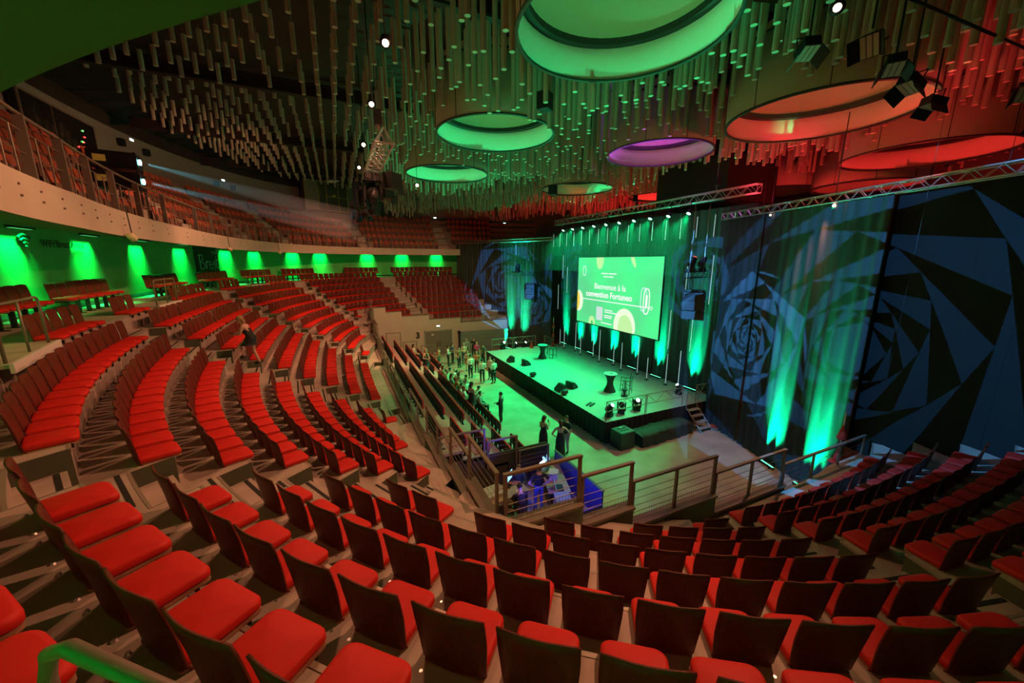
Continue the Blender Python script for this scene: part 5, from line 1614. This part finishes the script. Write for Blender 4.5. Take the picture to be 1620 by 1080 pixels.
# ------------------------------------------------------------------ people
dg_jobs = []
def skin_obj(name, V_, E_, root, sub=1):
    me = bpy.data.meshes.new(name)
    keys = list(V_.keys())
    ix = {k: i for i, k in enumerate(keys)}
    me.from_pydata([V_[k][0] for k in keys], [(ix[a], ix[b]) for a, b in E_], [])
    o = bpy.data.objects.new(name, me)
    col.objects.link(o)
    md = o.modifiers.new('skin', 'SKIN')
    md.use_smooth_shade = True
    sv = me.skin_vertices[0].data
    for k in keys:
        r = V_[k][1]
        sv[ix[k]].radius = r if isinstance(r, tuple) else (r, r)
        sv[ix[k]].use_root = (k == root)
    s_ = o.modifiers.new('sub', 'SUBSURF'); s_.levels = sub; s_.render_levels = sub
    return o
def figure(P, female=False):
    """P: joint positions; returns vertex dict and edges of the whole body"""
    V_ = {}
    g = .92 if female else 1.0
    R_ = dict(pel=(.15 * g, .115), sp=(.135 * g if not female else .115, .10), ch=(.155 * g, .11), nk=(.058 * g, .058), jw=(.07, .078), hd=(.082, .096), cr=(.055, .068))
    for k in ('pel', 'sp', 'ch', 'nk', 'jw', 'hd', 'cr'): V_[k] = (P[k], R_[k])
    E_ = [('pel', 'sp'), ('sp', 'ch'), ('ch', 'nk'), ('nk', 'jw'), ('jw', 'hd'), ('hd', 'cr')]
    f = Vector(P.get('face', (0, 1, 0))).normalized()
    V_['ns'] = (Vector(P['hd']) + f * .105 - Vector((0, 0, .02)), .016); E_.append(('hd', 'ns'))
    sd = f.cross(Vector((0, 0, 1)))
    for s_, nm_ in ((-1, 'L'), (1, 'R')):
        V_['er' + nm_] = (Vector(P['hd']) + sd * (.092 * s_) - Vector((0, 0, .015)), .014); E_.append(('hd', 'er' + nm_))
    for s_ in 'LR':
        V_['sh' + s_] = (P['sh' + s_], .062 * g); V_['el' + s_] = (P['el' + s_], .044 * g); V_['wr' + s_] = (P['wr' + s_], .030 * g)
        E_ += [('ch', 'sh' + s_), ('sh' + s_, 'el' + s_), ('el' + s_, 'wr' + s_)]
        d = (Vector(P['wr' + s_]) - Vector(P['el' + s_])).normalized()
        up = Vector((0, 0, 1)) if abs(d.z) < .8 else Vector((0, 1, 0))
        sv = d.cross(up).normalized(); nv = sv.cross(d)
        pa = Vector(P['wr' + s_]) + d * .075
        V_['pa' + s_] = (pa, (.034, .022)); E_.append(('wr' + s_, 'pa' + s_))
        for i, (o_, l_) in enumerate(((-.027, .075), (-.009, .088), (.009, .082), (.027, .066))):
            a = pa + d * .035 + sv * o_; b = a + d * l_ * .55 - nv * .006; c = b + d * l_ * .4 - nv * .02
            V_['f%d%s' % (i, s_)] = (b, .0085); V_['g%d%s' % (i, s_)] = (c, .007)
            E_ += [('pa' + s_, 'f%d%s' % (i, s_)), ('f%d%s' % (i, s_), 'g%d%s' % (i, s_))]
        t_ = Vector(P['wr' + s_]) + d * .05 + sv * .045 - nv * .012
        V_['th' + s_] = (t_, .010); V_['ti' + s_] = (t_ + d * .04 + sv * .01, .008)
        E_ += [('pa' + s_, 'th' + s_), ('th' + s_, 'ti' + s_)]
        V_['hi' + s_] = (P['hi' + s_], .10 * g); V_['kn' + s_] = (P['kn' + s_], .062 * g); V_['an' + s_] = (P['an' + s_], .040); V_['to' + s_] = (P['to' + s_], (.040, .028))
        E_ += [('pel', 'hi' + s_), ('hi' + s_, 'kn' + s_), ('kn' + s_, 'an' + s_), ('an' + s_, 'to' + s_)]
    return V_, E_
def base_pose(**kw):
    P = dict(pel=(0, 0, .96), sp=(0, .01, 1.14), ch=(0, 0, 1.34), nk=(0, .0, 1.50), jw=(0, .03, 1.575), hd=(0, .03, 1.66), cr=(0, .015, 1.735),
             shL=(-.19, 0, 1.42), elL=(-.235, -.02, 1.14), wrL=(-.22, .06, .90), shR=(.19, 0, 1.42), elR=(.235, -.02, 1.14), wrR=(.22, .06, .90),
             hiL=(-.095, 0, .90), knL=(-.105, .03, .50), anL=(-.115, -.02, .09), toL=(-.13, .14, .03), hiR=(.095, 0, .90), knR=(.105, .03, .50), anR=(.115, -.02, .09), toR=(.13, .14, .03))
    P.update(kw)
    return P
def shift(P, keys, d):
    for k in keys: P[k] = tuple(Vector(P[k]) + Vector(d))
UP = ['pel', 'sp', 'ch', 'nk', 'jw', 'hd', 'cr', 'shL', 'shR', 'elL', 'elR', 'wrL', 'wrR', 'hiL', 'hiR']
POSES = {}
POSES['hands_front'] = base_pose(elL=(-.25, .0, 1.14), wrL=(-.09, .24, 1.16), elR=(.25, 0, 1.14), wrR=(.08, .26, 1.12))
POSES['one_hand'] = base_pose(elR=(.26, .02, 1.15), wrR=(.14, .26, 1.22))
POSES['relaxed'] = base_pose()
POSES['hands_hips'] = base_pose(elL=(-.40, -.08, 1.18), wrL=(-.20, .02, 1.0), elR=(.40, -.08, 1.18), wrR=(.20, .02, 1.0))
p_ = base_pose(); 
sit = dict(knL=(-.12, .45, .50), anL=(-.13, .44, .09), toL=(-.14, .60, .03), knR=(.12, .45, .50), anR=(.13, .46, .09), toR=(.14, .62, .03))
P = base_pose(); shift(P, UP, (0, 0, -.44)); P.update(sit); P.update(elL=(-.25, .06, .72), wrL=(-.12, .30, .60), elR=(.25, .06, .72), wrR=(.12, .30, .60)); POSES['sit'] = P
P = dict(P); 
for k in ('sp', 'ch', 'nk', 'jw', 'hd', 'cr', 'shL', 'shR'):
    v = Vector(P[k]); dz = v.z - .52; P[k] = (v.x, v.y + dz * .42, v.z - dz * .10)
P.update(elL=(-.25, .36, .66), wrL=(-.08, .56, .74), elR=(.25, .36, .66), wrR=(.10, .56, .70)); POSES['sit_lean'] = P
# woman climbing the stair, bending forward over her phone
P = base_pose(pel=(0, 0, .98), sp=(0, .06, 1.14), ch=(0, .15, 1.31), nk=(0, .20, 1.45), jw=(0, .26, 1.51), hd=(0, .28, 1.59), cr=(0, .26, 1.66), shL=(-.17, .15, 1.38), shR=(.17, .15, 1.38),
              elL=(-.21, .22, 1.12), wrL=(-.08, .44, 1.10), elR=(.21, .20, 1.12), wrR=(.06, .46, 1.12), hiL=(-.09, 0, .92), knL=(-.10, .34, .72), anL=(-.10, .22, .36), toL=(-.10, .38, .29), hiR=(.09, 0, .92), knR=(.10, .02, .50), anR=(.10, -.12, .09), toR=(.11, .04, .03))
POSES['climb'] = P
P = base_pose(elL=(-.22, .03, 1.12), wrL=(-.05, .24, 1.18), elR=(.22, .03, 1.14), wrR=(.10, .28, 1.30), jw=(0, .05, 1.57), hd=(0, .055, 1.65), cr=(0, .03, 1.73)); POSES['phone'] = P
arche = {}
def archetype(key, pose, female, outfit):
    P = POSES[pose]
    V_, E_ = figure(P, female)
    arche[key] = dict(body=skin_obj('body', V_, E_, 'pel', 1), V=V_, E=E_, P=P, female=female, outfit=outfit)
def seg_d(p, a, b):
    d = b - a
    t = max(0, min(1, (p - a).dot(d) / max(1e-9, d.length_squared)))
    return (p - a - d * t).length, t
def shell_of(me, pick, off, name):
    """clothing: the picked part of the body surface, pushed outwards, with its rim turned in"""
    nv = [v.normal.copy() for v in me.vertices]
    co = [v.co.copy() for v in me.vertices]
    F = [tuple(p.vertices) for p in me.polygons if all(pick[i] for i in p.vertices)]
    used = sorted({i for f in F for i in f})
    ix = {v: k for k, v in enumerate(used)}
    mb = MB()
    mb.v = [tuple(co[i] + nv[i] * off) for i in used]
    mb.f = [tuple(ix[i] for i in f) for f in F]
    cnt = {}
    for f in mb.f:
        for a, b in zip(f, f[1:] + f[:1]): cnt[(a, b)] = 1
    n0 = len(mb.v); mp = {}
    for (a, b) in list(cnt):
        if (b, a) not in cnt:
            for q in (a, b):
                if q not in mp:
                    mp[q] = len(mb.v); mb.v.append(tuple(co[used[q]] - nv[used[q]] * .004))
            mb.f.append((b, a, mp[a], mp[b]))
    mb.m = [0] * len(mb.f)
    return mb.mesh(name, black_m, True)
def dress_up(A):
    me, V_, P, out, fem = A['body'], A['V'], A['P'], A['outfit'], A['female']
    bones = [(a, b) for a, b in A['E']]
    vb = {k: Vector(v[0]) for k, v in V_.items()}
    own = []
    for v in me.vertices:
        best = None
        for a, b in bones:
            d, t = seg_d(v.co, vb[a], vb[b])
            r0 = V_[a][1] if not isinstance(V_[a][1], tuple) else max(V_[a][1]); r1 = V_[b][1] if not isinstance(V_[b][1], tuple) else max(V_[b][1])
            d -= (r0 + (r1 - r0) * t)
            if best is None or d < best[0]: best = (d, a, b, t)
        own.append(best)
    bits = {'body': me}
    def sel(f): return [f(o[1], o[2], o[3], v.co) for o, v in zip(own, me.vertices)]
    tors = {('pel', 'sp'), ('sp', 'ch')}
    def is_sh(a, b): return a == 'ch' and b[:2] == 'sh'
    if out in ('tee', 'long', 'shirt'):
        lim = .72 if out == 'tee' else 2
        bits['shirt'] = shell_of(me, sel(lambda a, b, t, c: (a, b) in tors or is_sh(a, b) or (a, b) == ('ch', 'nk') and t < .6 or a[:2] == 'sh' and t < lim or (out != 'tee' and a[:2] == 'el' and t < .95) or (a == 'pel' and b[:2] == 'hi' and t < .75)), .017, 'shirt')
        bits['trousers'] = shell_of(me, sel(lambda a, b, t, c: a == 'pel' or a[:2] in ('hi',) or (a[:2] == 'kn' and t < .93)), .011, 'trousers')
    else:
        bits['dress_top'] = shell_of(me, sel(lambda a, b, t, c: (a, b) in tors and not (a == 'sp' and t > .93 and abs(c.x) < .05 and c.y < P['ch'][1] - .05) or (a == 'pel') or (is_sh(a, b) and t < .55)), .014, 'dress_top')
        zl = .05 if out == 'gown' else (.62 if out == 'dress' else .72)
        pl = Vector(P['pel']); sp_ = Vector(P['sp'])
        mb = MB(); n = 24
        fy = .10 if out == 'short' else 0
        rows = [(sp_.lerp(pl, .25), .142, .118), (pl + Vector((0, 0, .02)), .178, .150), (Vector((pl.x, pl.y + fy * .6, pl.z - .12)), .205, .185), (Vector((pl.x, pl.y + fy, (pl.z - .12) * .5 + zl * .5)), .225, .205), (Vector((pl.x, pl.y + fy * 1.1, zl)), .255 if out != 'gown' else .25, .24)]
        for c, a, b in rows:
            for i in range(n):
                an = 2 * PI * i / n
                w_ = 1 + .05 * math.sin(an * 6) * (c.z < .8)
                mb.v.append((c.x + a * w_ * math.cos(an), c.y + b * w_ * math.sin(an), c.z))
        for j in range(len(rows) - 1):
            for i in range(n):
                a_, b_ = j * n + i, j * n + (i + 1) % n
                mb.f.append((b_, a_, a_ + n, b_ + n)); mb.m.append(0)
        mb.f.append(tuple(range((len(rows) - 1) * n, len(rows) * n))); mb.m.append(0)
        bits['skirt'] = mb.mesh('skirt', black_m, True)
    for s_ in 'LR':
        bits['shoe' + s_] = shell_of(me, sel(lambda a, b, t, c: a == 'an' + s_ or (a == 'kn' + s_ and t > .96)), .010, 'shoe')
    # hair: a cap over crown, back and sides of the skull
    hd, cr = Vector(P['hd']), Vector(P['cr'])
    ax = (cr - Vector(P['jw'])).normalized()
    fwd = Vector((1, 0, 0)).cross(ax) * -1
    if fwd.y < 0: fwd = -fwd
    c0 = hd + ax * .018 - fwd * .012
    mb = MB(); nu, nv_ = 16, 9
    for j in range(nv_):
        th = math.radians(4 + 100 * j / (nv_ - 1))
        for i in range(nu):
            ph = 2 * PI * i / nu
            fr_ = max(0, math.cos(ph))                       # towards the face
            t2 = th * (1 - .50 * fr_ ** .7) if True else th
            rr = .118 if fem else .112
            d = (Vector((1, 0, 0)) * math.sin(ph) * .90 + fwd * math.cos(ph) * 1.03) * math.sin(t2) + ax * math.cos(t2) * 1.02
            mb.v.append(tuple(c0 + d * rr * (1 + .03 * math.sin(ph * 7 + j))))
    for j in range(nv_ - 1):
        for i in range(nu):
            a_, b_ = j * nu + i, j * nu + (i + 1) % nu
            mb.f.append((a_, b_, b_ + nu, a_ + nu))
    mb.f.append(tuple(range(nu - 1, -1, -1))); mb.f.append(tuple(range((nv_ - 1) * nu, nv_ * nu)))
    if fem:
        pts = [c0 - fwd * .085 - ax * .01, c0 - fwd * .115 - ax * .09, c0 - fwd * .105 - ax * .19, c0 - fwd * .085 - ax * .29]
        k0 = len(mb.v); nr = 10
        for p_, r_ in zip(pts, (.080, .074, .055, .018)):
            for q in range(nr):
                a_ = 2 * PI * q / nr
                mb.v.append(tuple(p_ + Vector((1, 0, 0)) * (r_ * 1.05 * math.cos(a_)) + fwd * (r_ * .6 * math.sin(a_))))
        for q_ in range(3):
            for q in range(nr):
                a_, b_ = k0 + q_ * nr + q, k0 + q_ * nr + (q + 1) % nr
                mb.f.append((b_, a_, a_ + nr, b_ + nr))
        mb.f.append(tuple(range(k0 + 3 * nr, k0 + 4 * nr)))
    mb.m = [0] * len(mb.f)
    bits['hair'] = mb.mesh('hair', black_m, True)
    for s_, nm_ in ((-1, 'eyeL'), (1, 'eyeR')):
        c = hd + fwd * .083 + Vector((.031 * s_, 0, 0)) + ax * .004
        bits[nm_] = MB().lathe((c.x, c.y, c.z - .012), [(.003, 0), (.012, .006), (.014, .012), (.012, .018), (.003, .024)], 8).mesh('eye', black_m, True)
    c = Vector(P['jw']).lerp(hd, .35) + fwd * .082
    bits['mouth'] = MB().lathe((c.x, c.y, c.z - .006), [(.006, 0), (.020, .004), (.020, .008), (.006, .012)], 8).mesh('mouth', black_m, True)
    return bits
for key, pose, fem, out in (('man_a', 'hands_front', 0, 'long'), ('man_b', 'one_hand', 0, 'long'), ('man_c', 'relaxed', 0, 'tee'), ('man_d', 'hands_hips', 0, 'tee'), ('woman_a', 'hands_front', 1, 'dress'), ('woman_b', 'one_hand', 1, 'tee'),
                            ('woman_gown', 'hands_hips', 1, 'gown'), ('woman_phone', 'phone', 1, 'gown'), ('sit_a', 'sit', 0, 'long'), ('sit_b', 'sit_lean', 0, 'long'), ('sit_w', 'sit', 1, 'tee'), ('climb', 'climb', 1, 'short')):
    archetype(key, pose, fem, out)
bpy.context.view_layer.update()
dg = bpy.context.evaluated_depsgraph_get()
for key, A in list(arche.items()):
    o = A['body']
    me = bpy.data.meshes.new_from_object(o.evaluated_get(dg))
    me.materials.clear(); me.materials.append(black_m)
    me.polygons.foreach_set('use_smooth', [True] * len(me.polygons))
    bpy.data.objects.remove(o)
    A['body'] = me
    arche[key] = dress_up(A)
# lettering meshes
for o, m, parent, loc, rot, sx, nm_ in fonts:
    me = bpy.data.meshes.new_from_object(o.evaluated_get(dg))
    me.materials.clear(); me.materials.append(m)
    bpy.data.objects.remove(o)
    q = place(nm_, me, parent, loc)
    q.rotation_euler = rot
    if parent is None: tag(q, 'black number 3 painted on the far wall beside the double door', 'sign')
SK = [mat('skin_a', (.62, .36, .26), .55), mat('skin_b', (.50, .28, .19), .55), mat('skin_c', (.68, .42, .31), .55)]
HR = {'dark': mat('hair_dark', (.02, .013, .01), .6), 'brown': mat('hair_brown', (.10, .05, .025), .6), 'fair': mat('hair_fair', (.32, .19, .09), .6), 'grey': mat('hair_grey', (.3, .28, .26), .6)}
CL = {'white': (.72, .70, .66), 'pink': (.62, .38, .36), 'black': (.015, .015, .017), 'navy': (.03, .05, .10), 'brown': (.30, .15, .08), 'grey': (.25, .24, .24), 'magenta': (.55, .06, .20), 'blue': (.06, .10, .35), 'green': (.05, .12, .09), 'beige': (.52, .44, .32), 'orange': (.45, .17, .08)}
def cm(c): return mat('cloth_' + c, CL[c], .75)
def person(key, x, y, z, face, label, top='white', low='black', hair='dark', h=1.0, sk=0):
    e = empty('person', (x, y, z), math.radians(face) - PI / 2, label, 'person', None)
    e.scale = (h, h, h)
    for k, me in arche[key].items():
        nm_ = {'shoeL': 'shoe', 'shoeR': 'shoe', 'eyeL': 'eye', 'eyeR': 'eye'}.get(k, k)
        o = place(nm_, me, e)
        m = {'body': SK[sk], 'shirt': cm(top), 'dress_top': cm(top), 'skirt': cm(top), 'trousers': cm(low), 'shoe': cm('black'), 'hair': HR[hair], 'eye': HR['dark'], 'mouth': mat('lips', (.40, .12, .10), .5)}[nm_]
        o.material_slots[0].link = 'OBJECT'
        o.material_slots[0].material = m
    return e
person('climb', -2.85, 15.1, S(4) + .01, 165, 'woman in short black dress climbing the aisle stairs with a phone', 'black', hair='fair', h=1.0, sk=0)
ph = tag(MB().box((0, 0, 0), (.075, .15, .01)).box((0, 0, .007), (.066, .138, .004)).build('mobile_phone', black_m, None, loc=(-3.40, 15.22, S(4) + 1.15), rz=1.3), 'dark mobile phone in the hands of the climbing woman', 'phone')
person('woman_phone', 8.06, 14.1, 0, 20, 'woman in black gown looking at her phone beside the stage', 'black', hair='brown', h=1.0)
tag(MB().box((0, 0, 0), (.075, .012, .15)).box((0, .008, 0), (.066, .004, .138)).build('mobile_phone', black_m, None, loc=(8.40, 14.27, 1.37), rz=.5), 'dark mobile phone held by the woman in black gown', 'phone')
person('woman_gown', 8.45, 13.25, 0, 70, 'woman in long black gown standing with hands on hips', 'black', hair='brown', h=1.02)
person('man_c', 8.95, 13.55, 0, 200, 'man in black t-shirt half hidden behind the long black gown', 'black', 'beige', h=1.03)
# men standing in front of the stage
PE = [('man_a', 8.55, 26.2, 100, 'man in white shirt seen from behind among the standing group', 'white', 'black', 'dark', 1.04),
      ('man_b', 8.95, 24.75, 70, 'man in white shirt and dark trousers, left of the pair near the stage', 'white', 'black', 'dark', 1.02),
      ('man_a', 9.68, 24.3, 110, 'man in white shirt closest to the stage front', 'white', 'black', 'brown', 1.03),
      ('man_b', 9.8, 25.3, 200, 'man in pale pink shirt facing the men in white', 'pink', 'black', 'dark', 1.02),
      ('woman_b', 8.5, 31.0, -40, 'woman in navy top at the left of the standing group', 'navy', 'black', 'dark', 1.0),
      ('man_d', 8.6, 29.4, -60, 'person in brown top behind the white shirts', 'brown', 'black', 'dark', 1.0),
      ('man_a', 9.35, 30.4, -90, 'man in pale green shirt with red lanyard in the group', 'beige', 'navy', 'grey', 1.04),
      ('man_c', 10.1, 32.0, -100, 'tallest man in grey at the back of the group', 'grey', 'black', 'grey', 1.06),
      ('woman_b', 11.0, 32.6, -110, 'woman in black top at the back right of the group', 'black', 'black', 'brown', 1.0),
      ('woman_b', 10.7, 30.9, -120, 'woman in magenta top at the right of the group', 'magenta', 'black', 'fair', .98),
      ('man_c', 11.0 - .2, 29.5, -150, 'man in dark green shirt beside the stage corner', 'green', 'black', 'dark', 1.02),
      ('woman_a', 8.95, 28.2, -80, 'woman in brown dress in the middle of the group', 'brown', 'black', 'brown', .98),
      ('woman_b', 9.5, 27.5, -120, 'woman in orange top facing the white shirted men', 'orange', 'black', 'fair', .98),
      ('man_b', 7.9, 30.2, -20, 'man in white shirt at the left back of the group', 'white', 'black', 'dark', 1.0)]
for k, x, y, fa, l_, a, b, hr, hh in PE: person(k, x, y, 0, fa, l_, a, b, hr, hh, sk=(int(x * 7 + y) % 3))
# audience on the stand
def sit_z(r): return DZ[r]
AU = [('sit_a', 3, 23.75, 'seated man in white shirt at the far end of the fourth row', 'white', 'dark'), ('sit_w', 3, 23.25, 'seated woman in brown top, fourth row', 'brown', 'brown'), ('sit_b', 3, 22.75, 'leaning man in pink shirt, fourth row', 'pink', 'dark'),
      ('sit_a', 3, 22.25, 'seated man in beige shirt, fourth row', 'beige', 'grey'), ('sit_w', 3, 21.25, 'seated woman in grey top, fourth row', 'grey', 'brown'), ('sit_b', 3, 20.75, 'leaning man in orange top, fourth row', 'orange', 'fair'),
      ('sit_a', 4, 23.75, 'seated man in white shirt at the far end of the bottom row', 'white', 'grey'), ('sit_a', 4, 23.25, 'seated man in white shirt, bottom row, second from the far end', 'white', 'dark'), ('sit_w', 4, 22.75, 'seated woman in black top, bottom row', 'black', 'brown'),
      ('sit_b', 4, 22.25, 'leaning man in white shirt, middle of the bottom row', 'white', 'dark'), ('sit_w', 4, 21.25, 'seated woman in pink top, bottom row', 'pink', 'fair'), ('sit_a', 3, 19.25, 'seated man in white shirt at the near end of the fourth row', 'white', 'dark'),
      ('sit_w', 3, 18.75, 'seated woman in white top with fair hair, fourth row', 'white', 'fair'), ('sit_b', 4, 19.75, 'leaning man in pale pink shirt near the end of the bottom row', 'pink', 'dark'), ('sit_a', 4, 18.75, 'seated man in grey shirt at the near end of the bottom row', 'grey', 'dark'),
      ('sit_w', 2, 28.55, 'seated woman in brown top beside the standing black dress', 'pink', 'dark')]
for k, r, y, l_, a, hr in AU: person(k, RX[r] + .38, y, sit_z(r), random.uniform(-30, 20), l_, a, 'black', hr, 1.0, sk=int(y) % 3)
person('woman_a', 4.95, 24.75, DZ[2], -60, 'woman in black dress standing on the upper stand rows', 'black', hair='fair', h=1.0)
person('woman_a', 5.85, 17.85, DZ[3], 20, 'woman in black dress standing at the near end of the audience', 'black', hair='dark', h=1.02)
person('man_a', 7.45, 17.7, 0, 140, 'man in dark t-shirt with crossed arms at the foot of the stand', 'black', 'black', 'dark', 1.03)
person('man_b', 6.75, 28.6, DZ[4], 150, 'person in orange brown jacket beside the far stand section', 'orange', 'green', 'brown', 1.0)
# technicians
person('man_d', 5.80, 10.4, 0, 80, 'technician in dark top and bright blue jeans behind the guard rail', 'black', 'blue', 'dark', 1.0)
person('sit_b', 5.0, 10.1, 0, 80, 'seated technician in dark top bending over the left control desk', 'black', 'black', 'dark', 1.0)
person('sit_a', 5.45, 11.35, .05, 250, 'seated technician facing the left control desk', 'navy', 'black', 'brown', 1.0)
for i, (x, y, rz, l_) in enumerate(((5.0, 10.1, 0, 'black stool under the bending technician'), (5.45, 11.35, .3, 'black stool under the technician facing the desk'))):
    e = empty('work_stool', (x, y, .05 * i), rz, l_, 'stool', 'work stools')
    MB().lathe((0, 0, .34), [(.17, 0), (.19, .03), (.17, .06)], 14).build('seat', black_m, e, True); MB().tube((0, 0, .02), (0, 0, .35), .03, 8).build('column', steel, e)
    MB().lathe((0, 0, 0), [(.22, 0), (.2, .03), (.03, .05)], 14).build('base', black_m, e)
